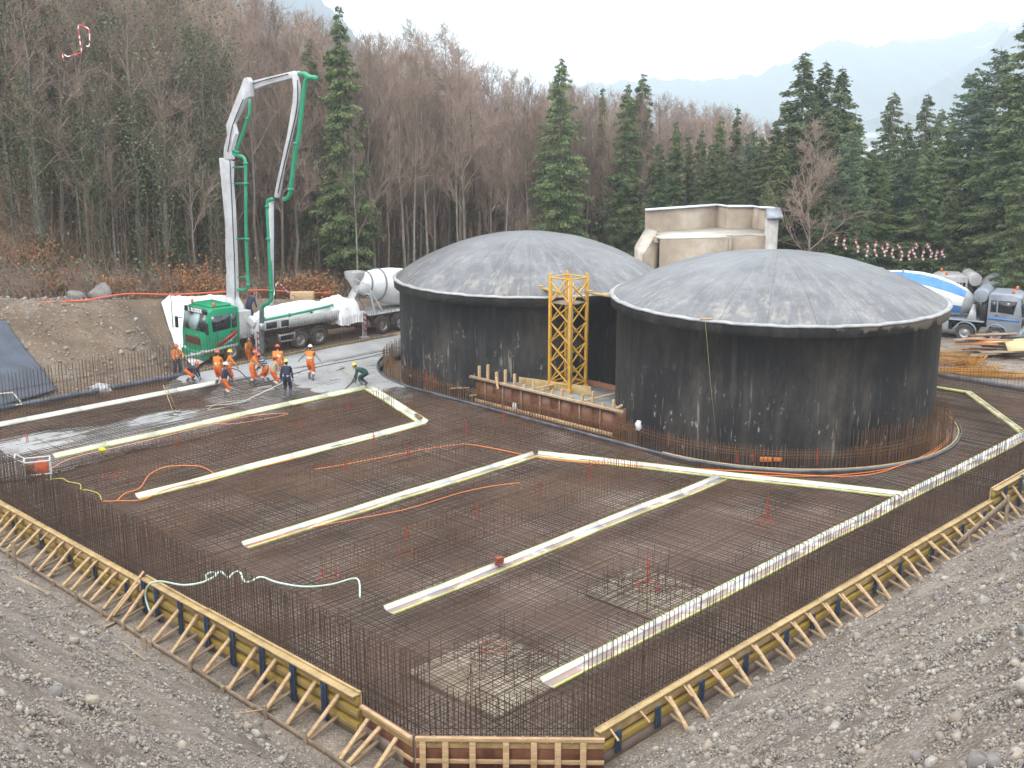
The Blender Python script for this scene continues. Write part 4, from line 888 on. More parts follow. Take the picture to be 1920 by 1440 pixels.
m = MB(); m.box((5.715, -.1, 1.22), (.03, 1.5, .42)); m.build('grille', mat('dark red grille', (.07, .025, .02), (.13, .05, .035), 9, .5), pt, bevel=.01)
add_text(pt, 'MAN', .11, Matrix.Translation((5.735, .35, 1.55)) @ Matrix.Rotation(R(90), 4, 'Z') @ Matrix.Rotation(R(90), 4, 'X'), CHR, .002)
m = MB(); m.box((5.66, 0, .48), (.3, 2.42, .38)); m.build('bumper', GRN, pt, bevel=.05)
m = MB(); wallq(m, [(3.75, 1.214, 1.72), (4.35, 1.214, 1.40), (5.15, 1.214, .98), (4.85, 1.214, .96), (4.25, 1.214, 1.22), (3.75, 1.214, 1.55)], .006, (0, 1, 0)); m.build('door_stripe', mat('red door stripe', (.45, .03, .02), rough=.4), pt)
m = MB(); wallq(m, [(3.75, 1.215, 1.50), (4.20, 1.215, 1.20), (4.7, 1.215, 1.0), (4.55, 1.215, 1.0), (4.1, 1.215, 1.12), (3.75, 1.215, 1.36)], .006, (0, 1, 0)); m.build('door_stripe', STEEL, pt)
m = MB(); m.box((4.5, 0, 3.05), (1.3, 1.9, .16)); m.build('roof_pod', GRN, pt, bevel=.07)
for (x, y) in ((5.1, -.95), (4.95, .95)): m = MB(); m.lathe([(.05, 3.0), (.06, 3.12), (.075, 3.14), (.07, 3.27), (.03, 3.3)], 10, c=(x, y, 0)); m.build('beacon', AMBER, pt)
for x in (4.15, 2.4): 
    for sd in (-1, 1): wheel(pt, x, sd * 1.02, side=sd); fender(pt, x, sd * 1.05, .36, GRN if x > 3 else DARK, side=sd)
for x in (-.35, -1.7):
    for sd in (-1, 1): wheel(pt, x, sd * .98, w=.55, side=sd); fender(pt, x, sd * 1.0, .5, DARK)
m = MB(); m.box((-1.1, 0, 1.42), (7.2, 2.3, .14)); m.box((3.2, .2, 1.9), (.75, 2.1, 1.5)); m.build('deck', GPAINT, pt, bevel=.03)
m = MB()
m.box((-1.7, 1.2, 1.60), (4.2, .08, .55))
for k in range(26): m.box((-3.65 + k * .16, 1.25, 1.60), (.06, .04, .5))
m.build('side_panel', GPAINT, pt)
m = MB(); m.box((1.25, 1.15, 1.62), (1.5, .16, .5)); m.box((2.35, 1.05, 1.2), (.3, .5, 1.1)); m.build('tool_locker', WPAINT, pt, bevel=.02)
m = MB(); m.box((.65, 1.24, 1.62), (.5, .02, .34)); m.box((1.55, 1.24, 1.62), (.7, .02, .34)); m.build('locker_opening', DARK, pt)
m = MB(); 
for z in (.6, .95): m.box((.55, 1.15, z), (1.0, .3, .05))
m.box((.06, 1.15, .8), (.05, .28, .45)); m.box((1.04, 1.15, .8), (.05, .28, .45)); m.build('step', CHR, pt)
# tarpaulins on the deck
def cloth(label_parent, cx, cy, sx, sy, zt, zb, seed, name='tarpaulin', n=26, drop=1.0):
    g = np.linspace(-1, 1, n); A_, B_ = np.meshgrid(g, g, indexing='ij'); r = np.maximum(np.abs(A_), np.abs(B_))
    z = zt - (zt - zb) * np.clip((r - .62) / .38, 0, 1) ** 1.2 * drop + .09 * wob(A_ * 4, B_ * 4, 1.0, seed) + .04 * wob(A_ * 9, B_ * 9, 1.3, seed + 1)
    x = cx + A_ * sx * (1 + .05 * np.sin(B_ * 7 + seed)); y = cy + B_ * sy * (1 + .05 * np.sin(A_ * 6 + seed))
    ix = np.arange(n * n).reshape(n, n); m = MB(); m.add(np.stack([x, y, z], -1).reshape(-1, 3), np.stack([ix[:-1, :-1], ix[1:, :-1], ix[1:, 1:], ix[:-1, 1:]], -1).reshape(-1, 4))
    return m.build(name, WHITE, label_parent, smooth=True)
cloth(pt, -.9, -.1, 2.4, .95, 2.35, 1.7, 1)
cloth(pt, -3.9, .2, .95, 1.35, 2.35, 1.0, 5)
m = MB(); m.tube(smooth_pts([(2.1, 1.0, 1.92), (0, 1.02, 2.0), (-2.2, .95, 2.1), (-3.2, .6, 2.1)]), .075, 8)
for x in (1.9, .2, -1.3): m.tube([(x, 1.02, 1.99), (x - .07, 1.02, 1.99)], .11, 10)
m.build('delivery_pipe', GPIPE, pt, smooth=True)
# hopper end
m = MB(); m.box((-4.6, 0, 1.15), (1.3, 1.9, 1.0)); m.box((-5.3, 0, .8), (.35, 2.0, .35)); m.build('hopper', REDP, pt, bevel=.05)
# outriggers: front leg striped, rear leg
def outrigger(x, y, zt, dx=0.):
    m = MB(); m.beam((x, y * .5, 1.4), (x + dx, y, 1.5), .25, .3); m.beam((x + dx, y, 1.55), (x + dx, y, .15), .2, .22); m.box((x + dx, y, .06), (.42, .42, .12)); leg = m.build('outrigger', WPAINT, pt, bevel=.02)
    m = MB()
    for k in range(4): wallq(m, [(x + dx - .12, y + .113, .35 + k * .32), (x + dx + .12, y + .113, .5 + k * .32), (x + dx + .12, y + .113, .62 + k * .32), (x + dx - .12, y + .113, .47 + k * .32)], .006, (0, 1, 0))
    m.build('warning_stripe', RED, leg)
outrigger(2.75, 1.75, 1.5, .1); outrigger(-4.75, 1.5, 1.5)
m = MB(); m.beam((2.9, 1.75, 1.9), (3.0, 1.3, 2.2), .3, .4); m.beam((2.85, 1.74, 1.1), (2.75, 1.75, 2.2), .25, .3); m.build('outrigger_arm', WPAINT, pt, bevel=.02)
# boom, drawn in its own vertical plane
bp0 = UV(34.85, 55.25); wd = nrm([.73, -.68, 0]); wn = np.array([-wd[1], wd[0], 0])
def PL(px, py, off=0.):
    d = ray(px, py); o = bp0 + wn * off; t = np.dot(o - np.array([0, 0, HCAM]), wn) / np.dot(d, wn); return d * t + np.array([0, 0, HCAM])
def narrow(pxs, dl):
    out = []; n = len(pxs)
    for x, y in pxs:
        xs = []
        for yy in (y - .4, y + .4):
            for i in range(n):
                (a, b), (c, d) = pxs[i], pxs[(i + 1) % n]
                if (b - yy) * (d - yy) < 0: xs.append(a + (c - a) * (yy - b) / (d - b))
        if len(xs) < 2: out.append((x, y)); continue
        m_ = (min(xs) + max(xs)) / 2; h = (max(xs) - min(xs)) / 2; k = min(dl / 2, h * .55); out.append((x + (k if x < m_ else -k), y))
    return out
def plate(mb, pxs, th, off=0., mi=0):
    pxs = narrow(pxs, th * 18)
    P = [PL(a, b) + wn * off for a, b in pxs]; n = len(P); V = [p + wn * t for t in (-th / 2, th / 2) for p in P]
    mb.add(V, [tuple(range(n - 1, -1, -1)), tuple(range(n, 2 * n))] + [(i, (i + 1) % n, n + (i + 1) % n, n + i) for i in range(n)], mi)
boom = MB(); plate(boom, [(414.4, 296), (438, 303), (437, 340), (441, 388), (444.6, 480), (446.7, 557), (455, 572), (459, 592), (421, 592), (421.6, 572), (426, 551), (422.6, 409)], .30)
bo = boom.build('boom_arm', WPAINT, pt, world=True, bevel=.02)
m = MB(); m.lathe([(.55, 0), (.62, .25), (.5, .7), (.42, 1.3), (.36, 1.75)], 20, c=(bp0[0], bp0[1], 1.5)); m.build('turret', WPAINT, pt, world=True, smooth=True)
m = MB(); m.tube([PL(434, 322, -.3), PL(433.5, 345, -.3)], .06, 10, mi=1); m.tube([PL(433.5, 342, -.3), PL(434, 394, -.3)], .12, 12); m.tube([PL(437.5, 560, -.3), PL(438, 520, -.3)], .055, 10, mi=1); m.tube([PL(438, 522, -.3), PL(437, 482, -.3)], .11, 12); m.build('ram', [WPAINT, STEEL], bo, world=True, smooth=True)
m = MB(); plate(m, [(420.4, 297), (421, 275.6), (427.4, 253), (424.6, 235), (453, 161.7), (458.6, 146.4), (468, 145), (473.9, 153), (475, 181), (465.6, 185), (457, 203), (442, 231), (446.8, 250.6), (437.8, 282.5), (438, 299)], .24, .0)
b2 = m.build('boom_arm', WPAINT, pt, world=True, bevel=.02)
m = MB(); m.tube([PL(436, 232, -.26), PL(452, 196, -.26)], .09, 10); m.tube([PL(452, 196, -.26), PL(464, 170, -.26)], .05, 8, mi=1); m.build('ram', [WPAINT, STEEL], b2, world=True, smooth=True)
m = MB(); plate(m, [(452, 195), (456, 166), (461, 163), (467, 182), (463, 196), (455, 200)], .44, 0); m.build('link_plate', mat('boom steel', (.50, .51, .52)), b2, world=True)
m = MB(); plate(m, [(460, 153), (543, 133), (554.4, 133), (556, 143), (549, 145), (521, 152), (493, 160), (468, 168.6)], .22, .26); b3 = m.build('boom_arm', WPAINT, pt, world=True, bevel=.02)
m = MB(); m.tube([PL(521, 155.5, .0), PL(541, 164, 0)], .09, 10); m.beam(PL(544, 141), PL(540, 168), .1, .12); m.beam(PL(540, 166), PL(553, 158), .08, .1); m.build('ram', WPAINT, b3, world=True)
m = MB(); plate(m, [(552, 133.5), (558, 138), (563.5, 161.7), (562.8, 185), (557, 220), (543, 277), (533.6, 320), (523.5, 371), (515, 369), (520.5, 340), (525.3, 320), (540.6, 249), (550.3, 189), (551.7, 165.8), (549, 145)], .17, -.02); b4 = m.build('boom_arm', WPAINT, pt, world=True, bevel=.015)
m = MB(); 
for a, b in ((557.5, 154), (559.5, 167)): p = PL(a, b, 0) - wn * .165; m.ell(p, (.08, .02, .11), 8, 6)
m.build('reflector', RED, b4, world=True)
m = MB(); m.tube([PL(524, 388, 0), PL(527, 366, 0)], .1, 10); m.tube([PL(527, 366, 0), PL(531, 357, 0)], .07, 8); m.build('ram', STEEL, b4, world=True)
m = MB(); plate(m, [(509.5, 373), (518.3, 372), (519.0, 470), (518.4, 573), (514.2, 573), (511.2, 470)], .2, -.22); b5 = m.build('boom_arm', WPAINT, pt, world=True, bevel=.012)
m = MB()
for y in (412, 469, 514): m.beam(PL(507, y + .5, -.25), PL(518.5, y - .5, -.25), .3, .06)
m.tube([PL(509, 374, -.22), PL(519, 374, -.22)], .2, 12); m.build('clamp', WPAINT, b5, world=True)
def gpipe(pts, r, off, name='delivery_pipe', mt=GPIPE, rings=()):
    P = smooth_pts([PL(a, b, off) for a, b in pts], 5); m = MB(); m.tube(P, r, 10)
    for a, b in rings: c = PL(a, b, off); m.lathe([(r * 1.55, -.05), (r * 1.55, .05)], 12, c=c)
    return m.build(name, mt, pt, world=True, smooth=False)
gpipe([(437, 283), (439, 289), (446.7, 291.5), (456, 294.5), (460, 303), (460.5, 320), (461.5, 440), (465, 520), (465.4, 536), (463, 542), (455, 544.5), (446, 543)], .085, -.35, rings=[(460.5, 306), (461, 344), (463.5, 448), (465.4, 534)])
m = MB()
for y, x0, x1 in ((314, 437, 460), (344, 438, 461), (448, 444, 463), (520, 446, 465)): m.beam(PL(x0, y, -.33), PL(x1, y - 1, -.33), .08, .07)
m.build('pipe_bracket', GPIPE, pt, world=True)
gpipe([(437, 283), (443, 282), (446, 276), (455, 250), (465, 222), (468, 212), (468, 186)], .08, -.38, rings=[(464.5, 222), (444, 285)])
gpipe([(561, 139), (571, 139), (578, 143.5), (586, 145.5), (594, 146.5)], .12, -.1, rings=[(584, 145)])
gpipe([(578, 146), (573, 153), (568.5, 180), (564.5, 215), (560, 255), (554.5, 282), (549.5, 318), (546, 345), (543.5, 362), (539, 371), (532, 374)], .11, -.1, rings=[(555.8, 268.5), (545, 355)])
gpipe([(512, 373.5), (506, 374.5), (502, 380), (502.5, 410), (504.5, 450), (507, 510), (508.8, 555), (507.5, 563), (503, 568.5), (497, 571), (492.5, 575), (490.8, 582)], .105, -.3, rings=[(502, 386.5), (504.3, 448), (508.3, 545)])
gpipe([(490.8, 581), (490.6, 610), (491, 640), (492, 664)], .12, -.3, name='end_hose', mt=mat('grey rubber hose', (.06, .065, .075), (.12, .125, .13), 3))
m = MB(); c = PL(490.7, 612, -.3); m.lathe([(.15, -.18), (.15, .18)], 12, c=c); m.build('hose_collar', STEEL, pt, world=True)
ev = PL(421.5, 470); up_ = PL(418.5, 420) - PL(422, 520)
def tmat(pos, x, y): z = np.cross(x, y); M_ = Matrix.Identity(4); 
def place_text(parent, txt, size, pos, xd, nd, mt, bold=.004):
    xd = nrm(xd); nd = nrm(nd); yd = np.cross(nd, xd); M_ = Matrix(((xd[0], yd[0], nd[0], pos[0]), (xd[1], yd[1], nd[1], pos[1]), (xd[2], yd[2], nd[2], pos[2]), (0, 0, 0, 1)))
    return add_text(parent, txt, size, parent.matrix_basis.inverted() @ M_, mt, bold)
place_text(pt, 'CIFA', .38, PL(426, 500) - wn * .16, (0, 0, 1), -wn, BLACKP, .02)
place_text(pt, 'ROSSIER', .32, PL(424.5, 425) - wn * .16, (0, 0, 1), -wn, BLACKP, .012)
m = MB()
for a, b in ((427, 300), (438, 305), (440, 395), (433, 395)): m.box(PL(a, b, -.2), (.12, .12, .12))
m.lathe([(.02, -.25), (.16, -.25), (.16, .25), (.02, .25)], 14, np.stack([wd, ZD, wn], 1), PL(431, 298)); m.lathe([(.02, -.25), (.14, -.25), (.14, .25), (.02, .25)], 14, np.stack([wd, ZD, wn], 1), PL(463, 152)); m.lathe([(.02, -.2), (.14, -.2), (.14, .2), (.02, .2)], 14, np.stack([wd, ZD, wn], 1), PL(551, 141)); m.build('pivot_pin', mat('dark pin steel', (.10, .10, .11)), bo, world=True)
m = MB()
for pts, o in (([(431, 300), (434, 360), (437, 430), (440, 500), (441, 560)], -.21), ([(427, 285), (434, 245), (440, 225), (456, 186)], -.2), ([(470, 158), (500, 149), (540, 139)], .08), ([(558, 150), (557, 200), (545, 258), (530, 320), (521, 362)], -.15), ([(514, 380), (515, 450), (516, 560)], -.34)):
    m.tube(smooth_pts([PL(a, b, o) for a, b in pts], 4), .028, 5)
m.build('hydraulic_line', BLACKP, pt, world=True)
m = MB()
for x, sd in ((3.95, 1), (5.0, 1), (3.95, -1), (5.0, -1)): m.box((x, sd * 1.212, 1.55), (.018, .012, 1.5))
m.box((4.47, 1.212, .82), (1.05, .012, .018)); m.build('door_gap', BLACKP, pt)
for y in (-.5, .3): m = MB(); m.beam((5.70, y, 1.78), (5.60, y + .55, 2.15), .02, .03); m.build('wiper', BLACKP, pt)
m = MB(); m.box((5.83, 0, .45), (.02, .55, .13)); m.build('number_plate', WHITE, pt)
# pipe lying across the nose of the truck
m = MB(); m.tube([DY(338, 672, 60.2), DY(446, 646, 61.6)], .09, 8); m.tube([DY(376, 662, 60.7), DY(382, 660.5, 60.8)], .14, 8); m.build('steel_pipe', CHR, org=DY(338, 672, 60.2), label='grey concrete pipe length propped in front of the truck cab', cat='pipe')
# --- mixer trucks
def mixer(name_lbl, loc, hd, paint, drum_cols, near, stripes=False, wheels=(6.9, 5.2, 1.9, .55), length=8.9):
    r = thing('mixer_truck', name_lbl, 'mixer truck', tuple(loc), hd)
    m = MB()
    for y in (-.4, .4): m.beam((-.6, y, .95), (7.2, y, .95), .1, .26)
    m.box((3.4, 0, .8), (2.0, 1.5, .45)); m.build('chassis', DARK, r, bevel=.02)
    m = MB(); m.box((3.3, near * 1.08, .85), (1.9, .12, .55)); m.box((3.3, -near * 1.08, .85), (1.9, .12, .55)); m.box((2.9, 0, 1.22), (6.6, 2.3, .07)); m.build('side_guard', paint, r, bevel=.02)
    for x in wheels:
        for sd in (-1, 1):
            wheel(r, x, sd * 1.03, side=sd, w=.34 if x > 4 else .5)
            if x > 4: fender(r, x, sd * 1.05, .38, paint, .66)
            else: fender(r, x, sd * 1.0, .5, DARK, .6)
    cab(r, 6.35, 8.2, 2.4, .62, 2.95, paint, slope=.12)
    m = MB(); m.box((8.14, 0, .58), (.28, 2.42, .42)); m.build('bumper', paint, r, bevel=.05)
    m = MB(); m.box((8.215, 0, 1.25), (.03, 1.7, .42)); m.build('grille', BLACKP, r)
    for y in (-.8, .8): m = MB(); m.lathe([(.09, 2.98), (.08, 3.15), (.03, 3.2)], 10, c=(7.6, y, 0)); m.build('beacon', AMBER, r)
    # drum
    ax0 = np.array([-.15, 0, 3.02]); ax1 = np.array([5.55, 0, 2.0]); d = nrm(ax1 - ax0); y_ = np.array([0, 1., 0]); x_ = np.cross(y_, d); M_ = np.stack([x_, y_, d], 1); L_ = np.linalg.norm(ax1 - ax0)
    prof = [(.50, -.25), (.62, 0), (.80, .55), (.98, 1.25), (1.13, 2.3), (1.15, 3.1), (1.02, 4.2), (.78, 5.1), (.42, 5.6), (.3, L_)]
    n = 36; m = MB()
    for i in range(len(prof) - 1): 
        pass
    m.lathe(prof, n, M_, ax0, cap=True)
    if stripes:
        mi = []
        for i in range(len(prof) - 1):
            for k in range(n): mi.append(0 if i >= 8 else (1 if ((k + 2) // 3) % 3 == 0 else 0))
        # big facets: blue bars painted along the drum, grey head
        mi = [(2 if i >= 7 else (1 if (k // 4) % 2 else 0)) for i in range(len(prof) - 1) for k in range(n)]
        arr = np.concatenate([m.mi[j] for j in range(len(m.mi))]); sizes = [len(q) for q in m.mi]
        big = int(np.argmax(sizes)); m.mi[big] = np.array(mi)
    m.build('drum', drum_cols, r, smooth=not stripes, bevel=0)
    m = MB()
    for t in (.35, 1.25):
        rr_ = np.interp(t, [p[1] for p in prof], [p[0] for p in prof]); m.lathe([(rr_ + .005, t - .05), (rr_ + .05, t - .05), (rr_ + .05, t + .05), (rr_ + .005, t + .05)], n, M_, ax0, cap=False)
    m.build('drum_ring', mat('grey ring steel', (.20, .21, .22)), r)
    # rear chutes and funnel
    m = MB(); Mz = np.eye(3)
    m.lathe([(.62, 3.78), (.60, 3.55), (.30, 3.05), (.28, 3.0)], 18, c=(-.55, 0, 0), cap=False); m.lathe([(.60, 3.78), (.57, 3.55), (.27, 3.05)], 18, c=(-.55, 0, 0), cap=False); m.build('hopper', GPAINT, r)
    m = MB(); pr = []
    for s_, zz in ((-.5, 2.75), (-1.1, 1.9)):
        for k in range(7): a = math.pi * k / 6; pr.append((s_ - .0, .34 * math.cos(a), zz - .28 * math.sin(a)))
    m.add(pr, [(k, k + 1, k + 8, k + 7) for k in range(6)]); m.add(np.array(pr) + [.03, 0, .03], [(k, k + 1, k + 8, k + 7) for k in range(6)]); m.build('chute', GPAINT, r)
    m = MB()
    for sd in (-1, 1):
        m.beam((-.2, sd * .85, 2.9), (.85, sd * .9, 1.25), .07, .09); m.beam((-.1, sd * .75, 3.0), (.2, sd * .9, 1.25), .07, .09); m.beam((-.9, sd * .5, 3.4), (-.15, sd * .85, 3.0), .05, .05)
    m.beam((-.1, -.85, 2.45), (-.1, .85, 2.45), .07, .09); m.build('rear_frame', WPAINT, r, bevel=.01)
    m = MB(); wallq(m, [(5.2, -.9, 1.25), (5.75, -.9, 1.25), (5.55, -.4, 2.1), (5.4, -.4, 2.1)], .1, (0, 1, 0)); wallq(m, [(5.1, .8, 1.25), (5.85, .8, 1.25), (5.6, .5, 2.2), (5.4, .5, 2.2)], .1, (0, 1, 0)); m.build('drum_support', WPAINT, r)
    m = MB(); m.lathe([(.05, -1.15), (.40, -1.12), (.42, -1.05), (.42, 1.05), (.40, 1.12), (.05, 1.15)], 20, np.array([[1, 0, 0], [0, 0, 1], [0, 1, 0]]), (5.9, 0, 2.75)); m.build('water_tank', paint, r, smooth=False, bevel=.02)
    m = MB(); m.box((6.1, 0, 1.9), (.35, 1.9, 1.2)); m.build('gear_housing', DARK, r)
    return r
mw = mixer('white drum mixer truck backed up to the pump truck behind the left tank', UV(43.9, 55.25), math.atan2(UY, UX), GPAINT, [mat('white drum', (.66, .66, .66), (.78, .78, .78), 1.5, .45)], -1)
BAR = [mat('white drum', (.6, .6, .6)), DBLUE, mat('grey drum head', (.30, .31, .33), (.38, .39, .40), 2, .5)]
hd = R(-30); tgt = DY(1838, 624, 67.0); c_, s_ = math.cos(hd), math.sin(hd)
lp = np.array([6.05, -1.03]); wx = np.array([c_ * lp[0] - s_ * lp[1], s_ * lp[0] + c_ * lp[1]])
mr = mixer('silver mixer truck with blue and white striped drum beside the right tank', (tgt[0] - wx[0], tgt[1] - wx[1], 0), hd, mat('silver cab paint', (.24, .27, .32), (.33, .36, .41), 2, .4, .2), BAR, -1, True)
m = MB(); wallq(m, [(6.4, -1.214, 1.42), (8.1, -1.214, 1.40), (8.1, -1.214, 1.52), (6.4, -1.214, 1.56)], .006, (0, -1, 0)); m.build('door_stripe', DBLUE, mr)
m2 = mixer('plain grey drum mixer truck waiting behind the striped one', (35.2, 73.2, 0), R(171), GPAINT, [mat('plain grey drum', (.33, .34, .34), (.44, .44, .44), 1.5, .5)], -1)
# white sheet on the bank behind the truck
def sheet(name, corners, n, label, mt=WHITE, lift=.06, seed=0, cat='sheet'):
    a, b, c, d = [np.array(q[:2], float) for q in corners]; g = np.linspace(0, 1, n); S_, T_ = np.meshgrid(g, g, indexing='ij')
    XY = (a[None, None] * ((1 - S_) * (1 - T_))[..., None] + b * (S_ * (1 - T_))[..., None] + c * (S_ * T_)[..., None] + d * ((1 - S_) * T_)[..., None])
    z = hgt(XY[..., 0], XY[..., 1]) + lift + .03 * np.abs(wob(XY[..., 0], XY[..., 1], 1.7, seed)); V = np.concatenate([XY, z[..., None]], -1).reshape(-1, 3)
    ix = np.arange(n * n).reshape(n, n); m = MB(); m.add(V, np.stack([ix[:-1, :-1], ix[1:, :-1], ix[1:, 1:], ix[:-1, 1:]], -1).reshape(-1, 4)); o = m.build(name, mt, org=V[0], smooth=True, label=label, cat=cat)
    so_ = o.modifiers.new('thickness', 'SOLIDIFY'); so_.thickness = .03; return o
sheet('ground_sheet', [hit(366, 698), UV(38, 58.3), UV(39.5, 64), hit(303, 574)], 40, 'white sheet draped over the bank behind the pump truck cab', lift=.2)
MEM = mat('dark geomembrane', (.045, .055, .075), (.075, .09, .12), .9, .45, bump=.15)
sheet('geomembrane', [hit(108, 738), hit(-90, 790), hit(-90, 604), hit(10, 606)], 34, 'dark grey membrane laid over the left end of the earth bank', MEM, .2, 3, 'membrane')
# ------------------------------------------------------------------ vibrator cart and small tools
vc = thing('vibrator_cart', 'small machine with red drum in a pale tubular frame standing on the mesh', 'machine', tuple(UV(17.6, 41.9, .02)), R(20), scale=1.0)
P = []; Q = []
for x in (-.45, .45):
    for y in (-.3, .3): P.append((x, y, 0)); Q.append((x, y, .75))
for z in (.25, .75): P += [(-.45, -.3, z), (.45, -.3, z), (.45, .3, z), (-.45, .3, z)]; Q += [(.45, -.3, z), (.45, .3, z), (-.45, .3, z), (-.45, -.3, z)]
P += [(-.45, -.3, .75), (-.45, .3, .75)]; Q += [(-.75, -.3, .95), (-.75, .3, .95)]; P.append((-.75, -.3, .95)); Q.append((-.75, .3, .95))
m = MB(); m.tubes(P, Q, .03, n=8); m.build('frame', mat('pale frame paint', (.55, .56, .54)), vc, smooth=True)
m = MB(); m.lathe([(.05, -.3), (.26, -.28), (.28, -.2), (.28, .2), (.26, .28), (.05, .3)], 18, np.array([[1, 0, 0], [0, 0, 1], [0, 1, 0]]), (.12, 0, .42)); m.build('drum', mat('machine orange red', (.45, .09, .04)), vc, smooth=True)
m = MB(); m.box((-.25, 0, .45), (.3, .4, .35)); m.build('motor', REDP, vc, bevel=.02)
for y in (-.34, .34): m = MB(); m.lathe([(.02, -.04), (.15, -.04), (.15, .04), (.02, .04)], 16, np.array([[1, 0, 0], [0, 0, 1], [0, 1, 0]]), (-.3, y, .15)); m.build('wheel', TYRE, vc)
def tool(px0, py0, z0, px1, py1, z1, label, head=None, name='rake', r=.018, mt=WOOD):
    a = G(px0, py0, z0); b = G(px1, py1, z1); t = thing(name, label, name.replace('_', ' '), tuple(a)); m = MB(); m.tube([a, b], r, 6); m.build('handle', mt, t, world=True)
    if head: d = nrm([head[0], head[1], 0]); m = MB(); m.beam(a - d * head[2] / 2, a + d * head[2] / 2, .05, .09); m.build('head', STEEL, t, world=True)
    return t
tool(327, 778, .06, 306, 722, 1.35, 'pale wooden rake leaning upright in the mesh', (1, -.3, .35))
tool(333, 772, .06, 311, 724, 1.3, 'second darker rake crossing the pale wooden one', (1, .2, .3), mt=WOODG)
tool(668, 708, .08, 638, 737, .06, 'grey float blade lying on the wet concrete near the man in green', None, 'screed', .05, STEEL)
m = MB(); m.lathe([(.02, .0), (.04, .28), (.16, .30), (.15, .36), (.05, .42), (.01, .43)], 14); m.build('yellow_cap', mat('yellow cap', (.62, .48, .03)), label='yellow cap on a red rod by the end of the cream board', cat='cap').location = G(193, 858)
fr = MB(); q = [G(0, 742, .2), G(24, 736, .4), G(42, 758, .1), G(0, 768, 0)]
fr.tube([q[0] - [1, 0, 0], q[1]], .04, 6); fr.tube([q[1], q[2]], .03, 6); fr.tube([q[2], q[3] - [1, 0, 0]], .04, 6); fr.build('tube_frame', mat('cream tube', (.6, .56, .46)), org=q[1], label='pale tubular frame lying against the dark membrane at the left edge', cat='frame')
m = MB(); m.ell((0, 0, 0), (.5, .35, .3), 12, 8); V = m.V[0]; V *= 1 + .3 * np.sin(V[:, :1] * 9) * np.sin(V[:, 2:] * 13); m.build('plastic_sack', mat('grey white plastic', (.42, .43, .44), (.6, .6, .62), 7), label='crumpled pale plastic sack among the back starter bars', cat='sack').location = DY(190, 730, 55.6)
# ------------------------------------------------------------------ stored material on the right
def pile(c, ang, n, L, w, t, label, name, mt, spread, zfun=None, cat='board'):
    for k in range(n):
        a = ang + RNG.normal(0, .22); l = L * RNG.uniform(.6, 1.1); p = np.array([c[0] + RNG.normal(0, spread[0]), c[1] + RNG.normal(0, spread[1]), c[2] + k * t * .8 + t / 2])
        d = np.array([math.cos(a), math.sin(a), RNG.normal(0, .03)]) * l / 2; m = MB(); m.beam(p - d, p + d, w * RNG.uniform(.6, 1.3), t)
        o = m.build(name, mt[k % len(mt)], org=p, label=label, cat=cat, group='used shuttering boards piled by the mixer truck')
NB = mat('light board', (.55, .45, .22), (.68, .58, .34), 2); OB = mat('orange board', (.42, .17, .07), (.5, .24, .11), 2)
c = DY(1880, 652, 63.5)
pile((c[0], c[1], .0), .1, 22, 2.6, .35, .06, 'flat used shuttering board in the pile before the silver mixer', 'shuttering_board', [WOODG, REDP, OB, WOODG, NB, DARK], (.9, .6))
c = DY(1915, 645, 62.5); m = MB(); m.beam((c[0] - .8, c[1], .7), (c[0] + 1.6, c[1] - .4, .9), .9, .05, up=(.1, -.5, 1)); m.build('shuttering_board', NB, org=c, label='big pale yellow panel on top of the board pile at the frame edge', cat='board')
c = DY(1850, 648, 63.6); m = MB(); m.beam((c[0] - .6, c[1], .72), (c[0] + .7, c[1] - .1, .78), .6, .04, up=(.1, -.4, 1)); m.build('shuttering_board', OB, org=c, label='orange brown panel on top of the board pile behind the bar bundles', cat='board')
def bundle(px, py, z, L, a, n, label, bent=False):
    c = G(px, py, z); P = []; Q = []
    for k in range(n):
        o = RNG.normal(0, .22, 2); zz = abs(RNG.normal(0, .16)) + .03; aa = a + RNG.normal(0, .05); d = np.array([math.cos(aa), math.sin(aa), 0]); nn = np.array([-d[1], d[0], 0]); p = nn * o[0] + d * o[1] + ZD * zz; l = L / 2 * RNG.uniform(.8, 1.05)
        P.append(p - d * l); Q.append(p + d * l)
        if bent: e = nn * RNG.choice([-1, 1]) * .35 + ZD * RNG.uniform(0, .3); P.append(p + d * l); Q.append(p + d * l + e); P.append(p - d * l); Q.append(p - d * l + e)
    m = MB(); m.tubes(P, Q, .014, n=4); m.build('bar_bundle', RUSTO, org=None, label=label, cat='steel bars').location = c
bundle(1790, 700, 0, 3.6, -.12, 34, 'orange rusty straight bars stacked lowest beside the back kicker strip')
bundle(1850, 708, 0, 4.2, -.2, 30, 'orange rusty straight bars nearest the frame edge', )
bundle(1785, 682, .1, 2.2, -.5, 26, 'tangle of bent orange bars close to the right tank', True)
bundle(1815, 686, .12, 1.6, .4, 22, 'loose bent orange bars on top of the straight ones', True)
bundle(1845, 695, .1, 1.5, -.8, 20, 'bent orange bars lying crosswise at the right end of the stock', True)
bundle(1770, 668, .0, 2.6, -.4, 18, 'bars with brown caps leaning behind the tangle')
m = MB(); m.tube([G(1812, 680, .1), G(1822, 668, .5), G(1850, 668, .5)], .05, 6); m.tube([G(1852, 666, .6), G(1836, 682, .1)], .05, 6); m.build('steel_trestle', RUSTO, org=G(1822, 668, .3), label='orange steel trestle standing on the bar stock', cat='trestle')
